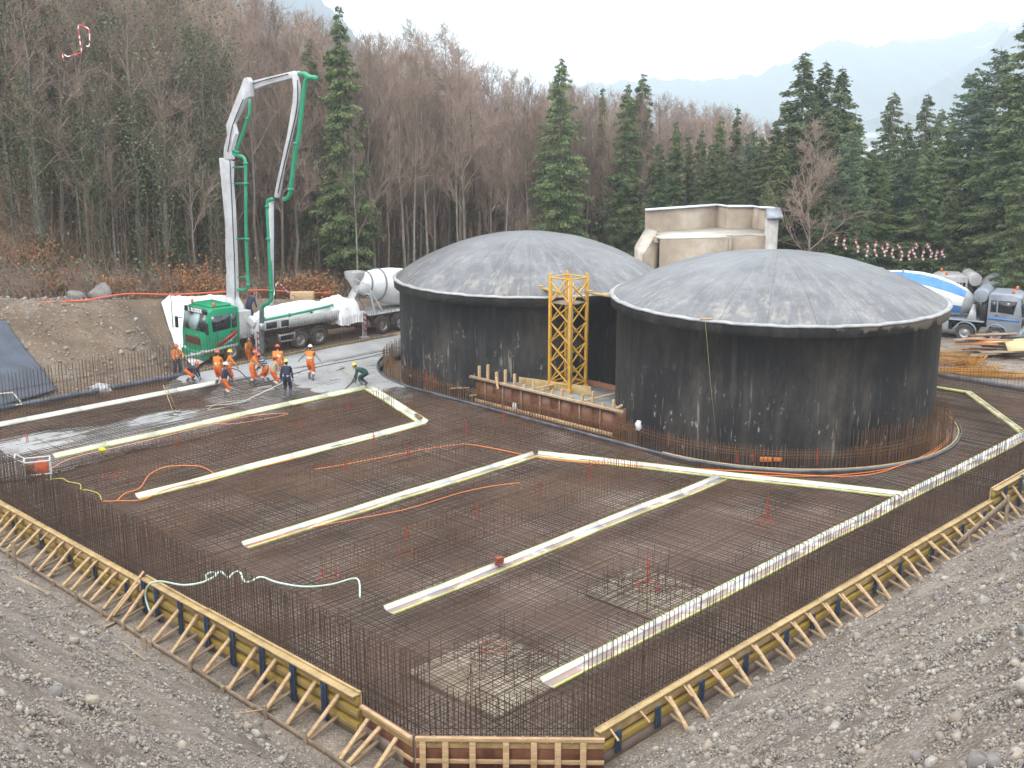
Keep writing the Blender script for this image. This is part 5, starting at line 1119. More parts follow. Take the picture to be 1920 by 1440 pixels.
# ------------------------------------------------------------------ people
HV = mat('orange work cloth', (.62, .17, .02), (.78, .25, .035), 3, .75); HVD = mat('deep orange work trousers', (.62, .11, .015), (.74, .16, .025), 3, .75)
NAVY = mat('navy work cloth', (.018, .024, .055), (.035, .045, .085), 3, .85); BEIGE = mat('beige pullover', (.36, .31, .20), (.46, .40, .28), 4, .9)
STRIPE = mat('navy cloth with pale stripes', (.03, .04, .08), rough=.85)
def _stripes(m):
    t = m.node_tree; w = t.nodes.new('ShaderNodeTexWave'); w.bands_direction = 'Z'; w.inputs['Scale'].default_value = 3.2; tc = t.nodes.new('ShaderNodeTexCoord'); t.links.new(tc.outputs['Object'], w.inputs[0])
    r = t.nodes.new('ShaderNodeValToRGB'); r.color_ramp.elements[0].position = .6; r.color_ramp.elements[0].color = (.03, .04, .08, 1); r.color_ramp.elements[1].position = .75; r.color_ramp.elements[1].color = (.30, .34, .40, 1)
    t.links.new(w.outputs[0], r.inputs[0]); t.links.new(r.outputs[0], t.nodes['Principled BSDF'].inputs['Base Color'])
_stripes(STRIPE)
DGRN = mat('dark green work cloth', (.015, .05, .045), (.03, .08, .07), 3, .85)
SKIN = mat('skin', (.42, .24, .17), rough=.6); BOOT = mat('muddy rubber boots', (.07, .075, .07), (.16, .165, .16), 6, .6); REFL = mat('silver reflective band', (.55, .56, .56), rough=.4)
H_R = mat('red orange helmet', (.72, .13, .05), rough=.3); H_Y = mat('yellow helmet', (.75, .60, .05), rough=.3); H_W = mat('white helmet', (.78, .78, .76), rough=.3); HAIR = mat('dark hair', (.03, .02, .015), rough=.8); GLOVE = mat('work glove', (.10, .10, .09), rough=.8)
def ik(a, b, l1, l2, pole):
    a = np.asarray(a, float); b = np.asarray(b, float); d = b - a; L = np.linalg.norm(d); L2 = min(L, (l1 + l2) * .995); b = a + d / L * L2; d = nrm(d)
    x = (l1 * l1 - l2 * l2 + L2 * L2) / (2 * L2); h = math.sqrt(max(l1 * l1 - x * x, 0)); p = np.asarray(pole, float); p = nrm(p - d * np.dot(p, d)); return a + d * x + p * h, b
def person(label, loc, yaw, lean=5, hip=.92, hands=((.25, .25, .95), (.25, -.25, .95)), feet=((.0, .12), (.0, -.12)), top=HV, legs=HVD, helmet=H_R, sleeve=None, belt=None, head=0., bare=False, hipx=0., scale=1., vest=True, shin=None):
    root = thing('person', label, 'person', tuple(loc), yaw, scale=scale)
    lr = R(lean); sp = np.array([math.sin(lr), 0, math.cos(lr)]); sf = np.array([math.cos(lr), 0, -math.sin(lr)])
    pel = np.array([hipx, 0, hip]); waist = pel + sp * .16; chest = pel + sp * .36; neck = pel + sp * .52 + sf * .01
    hl = lr * .55 + R(head); hd_ = np.array([math.sin(hl), 0, math.cos(hl)]); hc = neck + hd_ * .17
    J = [pel, waist, chest, neck, neck + hd_ * .08]; RD = [(.16, .185), (.145, .17), (.155, .21), (.062, .065), (.058, .06)]; E_ = [(0, 1), (1, 2), (2, 3), (3, 4)]
    bones = [(0, 1, 'top'), (1, 2, 'top'), (2, 3, 'top'), (3, 4, 'skin')]
    def j(p, r, par, kind): J.append(np.asarray(p, float)); RD.append((r, r)); E_.append((par, len(J) - 1)); bones.append((par, len(J) - 1, kind)); return len(J) - 1
    wr = []; ank = []
    for s, (fx, fy) in zip((1, -1), feet):
        h = pel + np.array([0, s * .095, -.06]); ak = np.array([fx, fy, .09]); kn, ak = ik(h, ak, .43, .42, (1, s * .08, 0))
        a = j(h, .118, 0, 'legs'); th = j((h + kn) / 2, .104, a, 'legs'); k = j(kn, .086, th, 'legs'); sh = j(kn * .5 + ak * .5, .080, k, 'shin'); b = j(ak + [0, 0, .02], .054, sh, 'boot'); f = j(ak + [.10, s * .01, -.035], .05, b, 'boot'); j(ak + [.19, s * .015, -.045], .042, f, 'boot')
    for s, hp in zip((1, -1), hands):
        shd = neck - sp * .06 + np.array([0, s * .185, 0]); el, w_ = ik(shd, hp, .29, .26, (-.5, s * .7, -.6))
        a = j(shd, .082, 2, 'top'); u_ = j((shd + el) / 2, .068, a, 'sleeve0'); e = j(el, .060, u_, 'sleeve'); fo = j((el + w_) / 2, .052, e, 'sleeve'); w2 = j(w_, .031, fo, 'sleeve'); wr.append((w_, nrm(w_ - el), s))
    me = bpy.data.meshes.new('body'); me.from_pydata([tuple(p) for p in J], E_, []); o = bpy.data.objects.new('body', me); COL.objects.link(o)
    sk = o.modifiers.new('skin', 'SKIN'); sk.use_smooth_shade = True
    for i, v in enumerate(me.skin_vertices[0].data): v.radius = RD[i]; v.use_root = (i == 0)
    sb = o.modifiers.new('sub', 'SUBSURF'); sb.levels = 2; sb.render_levels = 2
    dg = bpy.context.evaluated_depsgraph_get(); ev_ = bpy.data.meshes.new_from_object(o.evaluated_get(dg)); bpy.data.objects.remove(o)
    V = np.empty(len(ev_.vertices) * 3); ev_.vertices.foreach_get('co', V); V = V.reshape(-1, 3); F = [tuple(p.vertices) for p in ev_.polygons]; bpy.data.meshes.remove(ev_)
    V = V + .006 * np.sin(V * 31 + [0, 1, 2])[:, [1, 2, 0]]
    MI = {'top': 0, 'legs': 1, 'boot': 2, 'skin': 3, 'sleeve': 4, 'refl': 5, 'belt': 6, 'shin': 1}
    A = np.array([J[a] for a, b, k in bones]); B = np.array([J[b] for a, b, k in bones]); KD = [k for a, b, k in bones]
    m = MB(); m.V.append(V); m.n = len(V)
    C_ = np.array([V[list(f)].mean(0) for f in F]); D_ = B - A; tt = np.clip(((C_[:, None] - A[None]) * D_[None]).sum(2) / np.maximum((D_ ** 2).sum(1), 1e-6)[None], 0, 1)
    rr_ = np.array([RD[b][0] for a, b, k in bones]); dist = np.linalg.norm(C_[:, None] - (A[None] + tt[..., None] * D_[None]), axis=2) / rr_[None]; ib = dist.argmin(1)
    mis = []
    for q, f in enumerate(F):
        k = KD[ib[q]]; t = tt[q, ib[q]]; z = C_[q][2]
        if k == 'sleeve0': k = 'top' if (sleeve is None or t < .5) else 'sleeve'
        if k == 'sleeve': k = 'sleeve' if sleeve is not None else 'top'
        if k == 'shin': k = 'refl' if (vest and .35 < t < .75 and legs is HVD) else ('boot' if t > .85 else 'legs')
        if ib[q] == 1 and vest and top is HV and .25 < t < .6: k = 'refl'
        if ib[q] == 0 and t < .45: k = 'legs'
        elif ib[q] == 0 and belt is not None and t < .85: k = 'belt'
        mis.append(MI[k])
    by = {}
    for f, mi_ in zip(F, mis): by.setdefault(len(f), ([], []))[0].append(f); by[len(f)][1].append(mi_)
    for n_, (fs, ms) in by.items(): m.F.append(np.array(fs)); m.mi.append(np.array(ms))
    # head with brow, nose, ears, jaw
    hx = nrm(sf * math.cos(hl - lr) + 0 * sp); hx = np.array([math.cos(hl), 0, -math.sin(hl)]); M_ = np.stack([hx, [0, 1, 0], hd_], 1)
    m.ell(hc, (.098, .078, .115), 14, 10, M_, 3); m.ell(hc + M_ @ np.array([.035, 0, -.065]), (.062, .058, .055), 10, 8, M_, 3)
    m.ell(hc + M_ @ np.array([.102, 0, -.012]), (.020, .013, .022), 8, 6, M_, 3)
    for s in (-1, 1): m.ell(hc + M_ @ np.array([-.005, s * .078, -.005]), (.020, .010, .030), 8, 6, M_, 3); m.ell(hc + M_ @ np.array([.088, s * .032, .012]), (.010, .012, .008), 6, 5, M_, 7)
    m.ell(hc + M_ @ np.array([.088, 0, -.052]), (.012, .024, .006), 6, 5, M_, 8)
    # hands: palm, four bent fingers, thumb
    for w_, d, s in wr:
        x = d; y = nrm(np.cross([0, 0, 1], x) + 1e-6) ; z = np.cross(x, y); H_M = np.stack([x, y, z], 1)
        def P_(a, b, c): return w_ + H_M @ np.array([a, b, c])
        m.ell(P_(.055, 0, 0), (.052, .040, .018), 10, 6, H_M, 9)
        for i, (oy, L) in enumerate(((-.030, .060), (-.010, .072), (.010, .068), (.029, .054))):
            m.tube([P_(.085, oy, 0), P_(.085 + L * .5, oy * 1.1, -.012), P_(.085 + L * .8, oy * 1.1, -.036), P_(.085 + L * .82, oy * 1.1, -.055)], [.010, .009, .008, .006], 6, mi=9)
        m.tube([P_(.03, -.036 * s, 0), P_(.062, -.062 * s, -.012), P_(.088, -.064 * s, -.030)], [.013, .011, .008], 6, mi=9)
    mats = [top, legs, BOOT, SKIN, sleeve or top, REFL, belt or legs, BLACKP, mat('lips', (.30, .12, .10)), GLOVE if not bare else SKIN]
    m.build('body', mats, root, smooth=True)
    hm = MB()
    if helmet is not None:
        hm.ell(hc + M_ @ np.array([-.004, 0, .052]), (.128, .112, .112), 16, 9, M_)
        V = hm.V[0]; rel = (V - hc) @ M_; low = rel[:, 2] < .045; rel[low, 2] = .045; hm.V[0] = hc + rel @ M_.T
        hm.ell(hc + M_ @ np.array([.105, 0, .048]), (.062, .085, .010), 12, 4, M_); hm.tube([hc + M_ @ np.array([.10, 0, .125]), hc + M_ @ np.array([.0, 0, .172]), hc + M_ @ np.array([-.10, 0, .12])], .014, 6)
        hm.build('helmet', helmet, root, smooth=True)
    hr = MB(); hr.ell(hc + M_ @ np.array([-.022, 0, .012]), (.090, .082, .108), 12, 8, M_); hr.build('hair', HAIR, root, smooth=True)
    return root, wr, lambda p: np.array(root.matrix_basis @ Vector(p))
def gp(px, py, z=.03): return tuple(G(px, py, z))
person('worker in orange and grey standing behind the starter bars, furthest left of the crew', DY(333, 705, 60.2), R(-60), 8, top=HV, legs=NAVY, helmet=H_R, hands=((.42, .28, 1.05), (.40, -.18, .95)))
person('stooping worker in navy top and orange trousers smoothing concrete by the back edge', gp(356, 716), R(-8), 78, .66, ((.55, .12, .12), (.62, -.16, .10)), ((.05, .16), (-.12, -.14)), top=NAVY, legs=HVD, helmet=H_R, hipx=-.12, head=-30)
person('worker in full orange seen from behind beside the one in yellow helmet', gp(410, 726), R(70), 4, top=HV, legs=HVD, helmet=H_R, hands=((.32, .18, .95), (.22, -.32, .72)), scale=1.06)
person('worker in orange jacket and yellow helmet turned to the hose', gp(430, 722), R(20), 10, top=HV, legs=HVD, helmet=H_Y, hands=((.40, .10, 1.0), (.40, -.12, .92)), scale=1.02)
person('worker in white helmet, navy jacket and orange trousers standing on bare mesh', gp(422, 746), R(25), 10, .90, ((.42, .06, .98), (.40, -.12, .90)), top=NAVY, legs=HVD, helmet=H_W, bare=True)
person('worker in orange leaning on the concrete hose', gp(474, 723), R(5), 16, .92, ((.46, .12, 1.0), (.46, -.1, .92)), ((.02, .12), (-.16, -.12)), top=HV, legs=HVD, helmet=H_R, scale=1.03)
person('worker in striped navy pullover bending over the hose end', gp(499, 720), R(170), 42, .86, ((.40, .12, .80), (.42, -.12, .72)), ((.05, .13), (-.18, -.13)), top=STRIPE, legs=HVD, helmet=H_R, belt=BEIGE, hipx=-.1)
person('worker in orange bent forward with his back to the pit, beyond the man in beige', gp(522, 714), R(95), 32, .92, ((.38, .22, .75), (.38, -.22, .75)), top=HV, legs=HVD, helmet=H_R, scale=1.08, hipx=-.05)
person('worker in beige pullover and orange trousers reaching to his right', gp(513, 730), R(30), 16, .90, ((.48, .05, 1.02), (.45, -.1, .95)), top=BEIGE, legs=HVD, helmet=H_R, scale=.98)
person('worker in navy jacket, dark trousers and yellow helmet standing with his back turned', gp(539, 744), R(86), 4, .93, ((.12, .30, .74), (.06, -.30, .72)), ((0, .13), (.02, -.13)), top=NAVY, legs=NAVY, helmet=H_Y, belt=REFL, scale=1.03)
person('worker in orange striding with both arms spread wide on the wet concrete', gp(583, 713), R(80), 8, .90, ((.15, .60, .95), (.05, -.62, .82)), ((.16, .14), (-.12, -.12)), top=HV, legs=HVD, helmet=H_W, bare=True, sleeve=mat('grey sleeve', (.30, .29, .29)), scale=1.05)
person('worker in dark green bent double with yellow helmet, working a float', gp(683, 724), R(185), 76, .76, ((.42, .10, .30), (.52, -.10, .38)), ((.10, .16), (-.16, -.14)), top=DGRN, legs=DGRN, helmet=H_Y, hipx=-.12, head=-20)
person('person in bright orange half hidden behind the men at the hose', DY(467, 690, 62.4), R(-20), 6, top=HV, legs=HVD, helmet=None)
person('person in dark navy leaning over on the truck deck', tuple(np.array(DY(468, 603, 63.6))), R(60), 38, .93, ((.46, .28, .62), (.30, -.38, .60)), ((.04, .14), (-.04, -.12)), top=NAVY, legs=NAVY, helmet=None, scale=1.0, hipx=-.05)
tool(452, 755, .06, 573, 697, .95, 'very long pale bull float pole held behind the man in navy', (1, .6, .9), 'bull_float', .022, mat('pale pole', (.6, .6, .57)))
tool(638, 692, .06, 672, 707, .5, 'short yellow handled float held by the man in green', (.5, 1, .7), 'float', .018, mat('yellow handle', (.55, .48, .08)))
cable([(424, 735), (432, 700), (430, 690)], 'thin vibrator hose held by the man in the white helmet', .02, mt=BLACKP, name='vibrator_hose', cat='hose', zs=[.05, .7, 1.0])
cable([(432, 690), (448, 695), (462, 708), (478, 718), (505, 715), (530, 708)], 'black hose lying from the crew across the fresh concrete', .025, mt=BLACKP, name='hose', cat='hose', zs=[.9, .5, .15, .06, .06, .06])
cable([(535, 706), (580, 692), (620, 683), (680, 672), (720, 662), (742, 657)], 'thin dark rope stretched over the wet concrete to the left tank', .02, mt=BLACKP, name='rope', cat='rope', zs=[.1, .5, .7, .7, .6, .5])
cable([(385, 762), (400, 760), (440, 757), (470, 750), (440, 752), (410, 756), (390, 768), (420, 764)], 'pale cable coiled on the mesh behind the man in the white helmet', .016, mt=mat('pale cable', (.5, .47, .36)))
# ------------------------------------------------------------------ barrier tapes and bunting
def tape_line(pts, r, mt, label, name='barrier_tape', k=6, cat='barrier tape'):
    P = smooth_pts(pts, k); m = MB(); m.tube(P, r, 5); return m.build(name, mt, org=P[0], label=label, cat=cat)
OL = []
for px, py, Y in [(-30, 563, 60.6), (60, 566, 61), (150, 564, 61.8), (190, 558, 62.5), (240, 551, 63.8), (320, 552, 65.5), (390, 549, 67), (480, 544, 69), (530, 546, 71), (560, 548, 72.5), (625, 550, 75)]: OL.append(DY(px, py, Y))
tape_line(OL, .045, mat('orange tape', (.75, .14, .06), rough=.5), 'orange barrier tape strung along the forest edge')
for k, (px, Y) in enumerate([(16, 60.9), (150, 61.8), (320, 65.5), (480, 69), (625, 75)]):
    i = [0, 2, 5, 7, 10][k]; p = OL[i] if k else DY(16, 566, 60.9); g = float(hgt(p[0], p[1])); m = MB(); m.tube([(p[0], p[1], g - .1), (p[0], p[1], max(p[2], g + .3) + .12)], .03, 6); m.build('tape_post', mat('green post', (.04, .2, .06)) if k == 0 else WOODG, org=(p[0], p[1], g), label='thin stake carrying the orange barrier tape', cat='stake', group='stakes of the orange barrier tape')
RW = mat('red white tape', (.6, .04, .04), (.75, .75, .75), 3, .5, lo=.49, hi=.51, detail=0)
tape_line([DY(a, b, 66) for a, b in [(120, 114), (117, 100), (126, 106), (138, 103), (152, 98), (151, 84), (147, 49), (156, 50), (166, 54), (168, 66), (167, 86), (162, 86)]], .035, RW, 'red and white tape snagged high in the ivy clad trees', k=4)
tape_line([DY(513, 558, 64.5), DY(520, 530, 66), DY(540, 548, 68), DY(555, 557, 69.5)], .03, RW, 'red white tape stay from the boom tip to the timber block')
FR = mat('faded red flag', (.42, .07, .06), rough=.7); FW = mat('dull white flag', (.52, .52, .52), rough=.7)
bt = thing('bunting', 'red and white warning flags hung on a cord before the spruces on the right', 'warning bunting', tuple(DY(1690, 460, 72)))
pc = smooth_pts([DY(a, b, 72) for a, b in [(1550, 430), (1620, 450), (1700, 458), (1790, 456), (1880, 462)]], 5); m = MB(); m.tube(pc, .012, 4); m.build('cord', BLACKP, bt, world=True)
for k, (px, py, l) in enumerate([(1568, 451, 18), (1584, 457, 22), (1607, 461, 26), (1626, 469, 26), (1642, 467, 30), (1657, 471, 20), (1663, 463, 18), (1674, 474, 20), (1686, 463, 12), (1690, 478, 22), (1705, 478, 20), (1714, 474, 20), (1718, 461, 10), (1731, 478, 20), (1741, 462, 12), (1745, 474, 18), (1756, 478, 18), (1768, 476, 14)]):
    a = DY(px - 1, py - l / 2, 72); b = DY(px + 1, py + l / 2, 72); m = MB(); n = 6
    for j in range(n):
        p = a + (b - a) * j / n; q = a + (b - a) * (j + 1) / n; m.beam(p + [.07 * math.sin(j * .9 + k * 2), 0, 0], q + [.07 * math.sin(j * .9 + .9 + k * 2), 0, 0], .09 + .06 * abs(math.sin(k + j)), .015, up=(0, 1, 0), mi=j % 2)
    m.build('flag', [FR, FW], bt, world=True)
m = MB(); m.box((0, 0, .2), (1.4, .6, .5)); m.build('timber_block', WOOD, label='square timber block on the bank behind the truck tarpaulin', cat='timber', bevel=.02).location = DY(567, 561, 69.8)
# ------------------------------------------------------------------ forest
BARK = mat('grey brown bark', (.10, .085, .068), (.22, .19, .155), 2.5, .9, rnd=.35, stretch=(1, 1, .3))
TWIG = mat('winter twigs', (.25, .18, .14), (.40, .30, .24), .6, .9, rnd=.3)
NEED = mat('spruce needles', (.046, .074, .028), (.15, .19, .072), .9, .8, rnd=.3, lo=.36, hi=.62, detail=6)
PINE = mat('blue green pine needles', (.05, .092, .052), (.13, .19, .10), .8, .8, rnd=.2, lo=.36, hi=.62, detail=6)
IVY = mat('ivy leaves', (.042, .062, .030), (.12, .145, .06), 1.1, .6, rnd=.25, lo=.35, hi=.63, detail=6)
BEECH = mat('dry beech leaves', (.20, .085, .035), (.42, .20, .085), 1.3, .9, rnd=.2)
def bare_segs(seed, H=20., lean=.03, nl=17, fork=False, dens=1.0, start=.35):
    r = np.random.default_rng(seed); T = []; S_ = []
    n = 9; P = [np.zeros(3)]; a = r.uniform(0, 6.28)
    for i in range(n): P.append(P[-1] + np.array([lean * H / n * math.cos(a) + r.normal(0, .10), lean * H / n * math.sin(a) + r.normal(0, .10), H * .93 / n]))
    P = np.array(P); R0 = .0085 * H
    rad = lambda t: R0 * (1 - t) ** .8 + .012
    for i in range(n): T.append((P[i], P[i + 1], rad(i / n), rad((i + 1) / n)))
    def at(t): i = min(int(t * n), n - 1); return P[i] + (P[i + 1] - P[i]) * (t * n - i)
    def grow(p, d, L, r0, depth):
        k = 3 if depth < 2 else 2; q = p
        for s in range(k):
            d = nrm(d + r.normal(0, .13, 3) + [0, 0, .07]); q2 = q + d * L / k; ra = r0 * (1 - s / k) + .004; rb = r0 * (1 - (s + 1) / k) + .004; S_.append((q, q2, ra, rb))
            if depth < 3:
                m = [4, 3, 2][depth] if r.uniform() < dens else 1
                for _ in range(m):
                    side = nrm(np.cross(d, r.normal(0, 1, 3))); f = r.uniform(.2, 1); grow(q + (q2 - q) * f, nrm(d * .75 + side * .65 + [0, 0, .12]), L * r.uniform(.38, .58), max(r0 * .42, .008), depth + 1)
            q = q2
    for j in range(nl):
        t = start + (1 - start) * (j / nl) ** .85; az = j * 2.4 + r.uniform(-.5, .5); up = .9 + .9 * t
        d = nrm([math.cos(az), math.sin(az), up]); grow(at(t), d, H * (.26 * (1 - t) + .085) * r.uniform(.7, 1.15), rad(t) * .5, 1 if j % 4 else 0)
    return T, S_
def segs_mb(S_, n): m = MB(); m.tubes([s[0] for s in S_], [s[1] for s in S_], [s[2] for s in S_], [s[3] for s in S_], n=n); return m
def leaf_mb(C_, size, r, dirs=None, droop=0., asp=.5):
    """one small pointed leaf face per centre"""
    n = len(C_); d = r.normal(0, 1, (n, 3)) if dirs is None else dirs; d[:, 2] -= droop; d /= np.linalg.norm(d, axis=1, keepdims=True)
    s = np.cross(d, r.normal(0, 1, (n, 3))); s /= np.linalg.norm(s, axis=1, keepdims=True); L = size * r.uniform(.6, 1.4, (n, 1))
    V = np.stack([C_ - d * L * .5, C_ + s * L * asp * .5, C_ + d * L * .5, C_ - s * L * asp * .5], 1)
    m = MB(); m.add(V.reshape(-1, 3), np.arange(n * 4).reshape(n, 4)); return m
def register(root, kids): CH[root.name] = kids; return root
def make_bare(seed, **k):
    ivy = k.pop('ivy', 0); T, S_ = bare_segs(seed, **k); t = thing('bare_tree', None, 'tree', (0, 0, -500)); tr = segs_mb(T, 7).build('trunk', BARK, t, smooth=True); cr = segs_mb(S_, 3).build('crown', TWIG, t); kids = [tr, cr]
    if ivy:
        r = np.random.default_rng(seed); C_ = []
        cen = [(np.array(a) + (np.array(b) - a) * f) for a, b, _, _ in T for f in (0, .33, .66)]
        for i, c in enumerate(cen):
            tt = i / len(cen)
            if tt < .02 or tt > ivy: continue
            w = .35 + .5 * abs(math.sin(i * 1.3 + seed)); w *= 1.7 if tt > .3 else .8
            n = int(260 * w); C_.append(c + r.normal(0, 1, (n, 3)) * [w * .6, w * .6, .5])
        for a, b, _, _ in S_[::37]:
            n = 26; C_.append(np.array(b) + r.normal(0, .42, (n, 3)))
        C_ = np.concatenate(C_); kids.append(leaf_mb(C_, .14, r, droop=.4, asp=.7).build('ivy', IVY, t))
    return register(t, kids)
def make_spruce(seed, H=20., rad=3.0, start=.12, mt=NEED, n=42000, power=.62, droop=.38, name='spruce_tree', whorl=.38, leaf=.25):
    r = np.random.default_rng(seed); t = thing(name, None, 'tree', (0, 0, -500)); tr = MB(); tr.tube([(0, 0, -.5), (.05, 0, H * .5), (0, 0, H)], [.012 * H, .007 * H, .01], 8)
    trunk = tr.build('trunk', BARK, t, smooth=True); zs = np.arange(start * H, H * .985, whorl); B = []
    for z in zs:
        k = 5 + r.integers(0, 4); f = (1 - (z - start * H) / (H * (1 - start))); base = rad * f ** power * (1 if z > (start + .1) * H else .75)
        for q in range(k): B.append((z + r.normal(0, .12), r.uniform(0, 6.28), max(base * r.uniform(.45, 1.25), .22), r.normal(droop, .10)))
    B = np.array(B); w = B[:, 2] ** 1.35; pick = r.choice(len(B), n, p=w / w.sum()); b = B[pick]; s = r.uniform(.08, 1, n) ** .75
    ca, sa = np.cos(b[:, 1]), np.sin(b[:, 1]); spread = (1.05 - s) * b[:, 2] * .30 + .05; off = r.normal(0, 1, n) * spread
    rr_ = s * b[:, 2]; z = b[:, 0] - b[:, 3] * rr_ + .10 * rr_ * s * s + r.normal(0, .05, n) - np.abs(r.normal(0, .10, n))
    C_ = np.stack([ca * rr_ - sa * off, sa * rr_ + ca * off, z], 1)
    sg = np.sign(off); dirs = np.stack([ca * .8 - sa * sg * .7, sa * .8 + ca * sg * .7, -.35 + r.normal(0, .25, n)], 1) + r.normal(0, .22, (n, 3))
    cm = leaf_mb(C_, leaf, r, dirs, .1, .34); bb = B; m2 = MB(); ca, sa = np.cos(bb[:, 1]), np.sin(bb[:, 1])
    crown = cm.build('crown', mt, t)
    br = MB(); br.tubes(np.stack([0 * ca, 0 * ca, bb[:, 0]], 1), np.stack([ca * bb[:, 2] * .92, sa * bb[:, 2] * .92, bb[:, 0] - bb[:, 3] * bb[:, 2] * .85], 1), .028, .008, n=3)
    if start > .25:
        zz = r.uniform(.08, start, 40) * H; az = r.uniform(0, 6.28, 40); l = r.uniform(.5, 1.6, 40); br.tubes(np.stack([0 * zz, 0 * zz, zz], 1), np.stack([np.cos(az) * l, np.sin(az) * l, zz - .15 * l], 1), .02, .006, n=3)
    brn = br.build('branch_set', TWIG, t); return register(t, [trunk, crown, brn])
NB_ = 7
bares = [make_bare(11 + k, H=20, lean=.01 + .02 * (k % 3), nl=[17, 20, 15, 22, 18, 16, 19][k], dens=[.9, 1, .8, 1, .9, 1, .85][k], start=[.35, .3, .45, .28, .4, .5, .22][k]) for k in range(NB_)]
ivies = [make_bare(31 + k, H=20, lean=.02, nl=13, dens=.6, ivy=[.72, .6, .85, .5][k]) for k in range(4)]
sprs = [make_spruce(51, 20, 3.0, .08), make_spruce(52, 20, 2.7, .16), make_spruce(53, 20, 3.5, .05, n=52000), make_spruce(54, 20, 2.1, .34, n=20000), make_spruce(55, 20, 1.3, .25, n=9000), make_spruce(56, 20, 3.9, .12, mt=PINE, n=40000, power=.5, droop=.02, name='pine_tree', leaf=.26)]
protos = bares + ivies + sprs
used = set()
def plant(proto, px, Y, H, label, group=None, wide=1.0, rz=None, top=None, base=None):
    d = ray(px, 400); x = d[0] / d[1] * Y; z = float(hgt(x, Y)) - .15
    if top is not None: H = DY(px, top, Y)[2] - z
    if base is not None: z = DY(px, base, Y)[2]
    rz = random.uniform(0, 6.28) if rz is None else rz; s = H / 20.0
    if proto.name not in used: used.add(proto.name); o = proto; o.location = (x, Y, z); o.rotation_euler = (0, 0, rz); o.scale = (s * wide, s * wide, s)
    else: o = dup(proto, (x, Y, z), rz, (s * wide, s * wide, s))
    o['label'] = label; o['category'] = 'tree'
    if group: o['group'] = group
    elif 'group' in o.keys(): del o['group']
    return o
SP = [  # px, depth, crown top px-y, prototype, width, label
 (648, 82, 6, 1, .95, 'tall dark spruce rising against the sky beside the pump truck boom'), (592, 86, 62, 0, .8, 'spruce partly hidden behind the tall dark one, left of it'),
 (1050, 86, 103, 2, 1.0, 'single full spruce standing clear above the dome of the left tank'), (1126, 92, 158, 4, 1., 'thin half bare spruce between the full one and the twin pair'),
 (1172, 89, 150, 0, 1.0, 'left tree of the twin spruces above the gap between the domes'), (1200, 93, 130, 0, .95, 'right and taller tree of the twin spruces above the gap between the domes'),
 (1262, 85, 225, 1, .95, 'small dark spruce left of the coping of the concrete building'), (1310, 86, 238, 0, .9, 'short spruce behind the middle of the coping'), (1345, 85, 212, 0, .95, 'pointed spruce behind the coping, tallest of the low group'), (1374, 87, 195, 4, 1.3, 'slender spruce rising over the low group behind the building'), (1402, 84, 240, 5, .8, 'loose pine at the foot of the big spruce clump'),
 (1493, 82, 92, 2, 1.3, 'largest spruce of the clump behind the front dome'), (1532, 86, 110, 2, 1.25, 'second peak of the spruce clump behind the front dome'), (1562, 84, 122, 2, 1.3, 'outer peak of the spruce clump, leaning over the dome'), (1462, 80, 250, 0, 1.2, 'low broad spruce at the foot of the clump, left side'), (1585, 78, 240, 5, .9, 'low yellowish conifer right of the spruce clump'),
 (1660, 98, 168, 2, 1.2, 'isolated grey green spruce peak before the far plain'), (1722, 100, 172, 2, 1.15, 'twin topped spruce beside the isolated one'), (1750, 96, 200, 2, 1.15, 'lower spruce right of the twin topped one'), (1650, 82, 300, 0, 1.2, 'low spruce filling the gap above the warning flags'), (1700, 84, 290, 5, 1.0, 'loose pine above the middle of the warning flags'),
 (1805, 86, 130, 5, 1.2, 'big blue green pine left of the edge spruce'), (1848, 84, 85, 5, 1.25, 'tall blue green pine crown touching the mountain skyline'), (1898, 76, 28, 2, 1.3, 'tallest spruce at the right edge of the frame'), (1940, 80, 60, 1, 1.1, 'spruce cut by the right edge of the frame'), (1868, 80, 210, 0, 1.1, 'spruce with brown lower branches before the edge spruce'), (1780, 78, 330, 3, 1.2, 'low spruce behind the striped drum'), (1820, 82, 260, 1, 1.0, 'dark spruce below the blue green pines'),
 (1452, 81, 215, 0, 1.35, 'flank spruce on the left of the big clump'), (1512, 79, 175, 1, 1.4, 'mid height spruce filling the clump behind the pale birch'), (1548, 80, 195, 2, 1.3, 'mid height spruce filling the clump behind the dome shoulder'), (1592, 82, 205, 0, 1.35, 'flank spruce on the right of the big clump'), (1690, 86, 225, 2, 1.2, 'mid height spruce between the isolated peak and the twin topped one'), (1775, 84, 215, 0, 1.3, 'mid height spruce left of the blue green pines'), (1630, 84, 270, 1, 1.3, 'lower spruce above the second warning flag'), (1730, 82, 260, 2, 1.2, 'lower spruce above the last warning flags'),
 (372, 82, 40, 3, 1.2, 'dark conifer left of the boom, seen through bare branches'), (30, 84, 60, 1, 1.3, 'dark conifer at the left edge high on the slope'), (130, 88, 20, 0, 1.2, 'dark conifer behind the snagged red white tape'), (215, 92, 30, 2, .9, 'dark conifer left of the pale twin trunks'), (330, 76, 395, 0, 1.3, 'young spruce low on the slope beside the pale trunk'), (305, 90, 120, 1, 1.2, 'dark conifer behind the pale twin trunks'), (700, 92, 250, 3, 1.0, 'small ivy dark conifer right of the tall spruce'), (1310, 84, 290, 1, .9, 'low dark conifer directly above the coping corner'), (1440, 78, 330, 2, 1.0, 'dense low spruce right behind the white pillar'), (1240, 84, 320, 5, .8, 'low grey pine left behind the concrete parapet'), (1540, 77, 330, 2, 1.3, 'wide dark spruce skirt behind the front dome'), (1610, 76, 350, 0, 1.3, 'dark spruce skirt left of the first warning flags'), (1910, 72, 250, 1, 1.1, 'spruce skirt at the right edge above the mixer cab')]
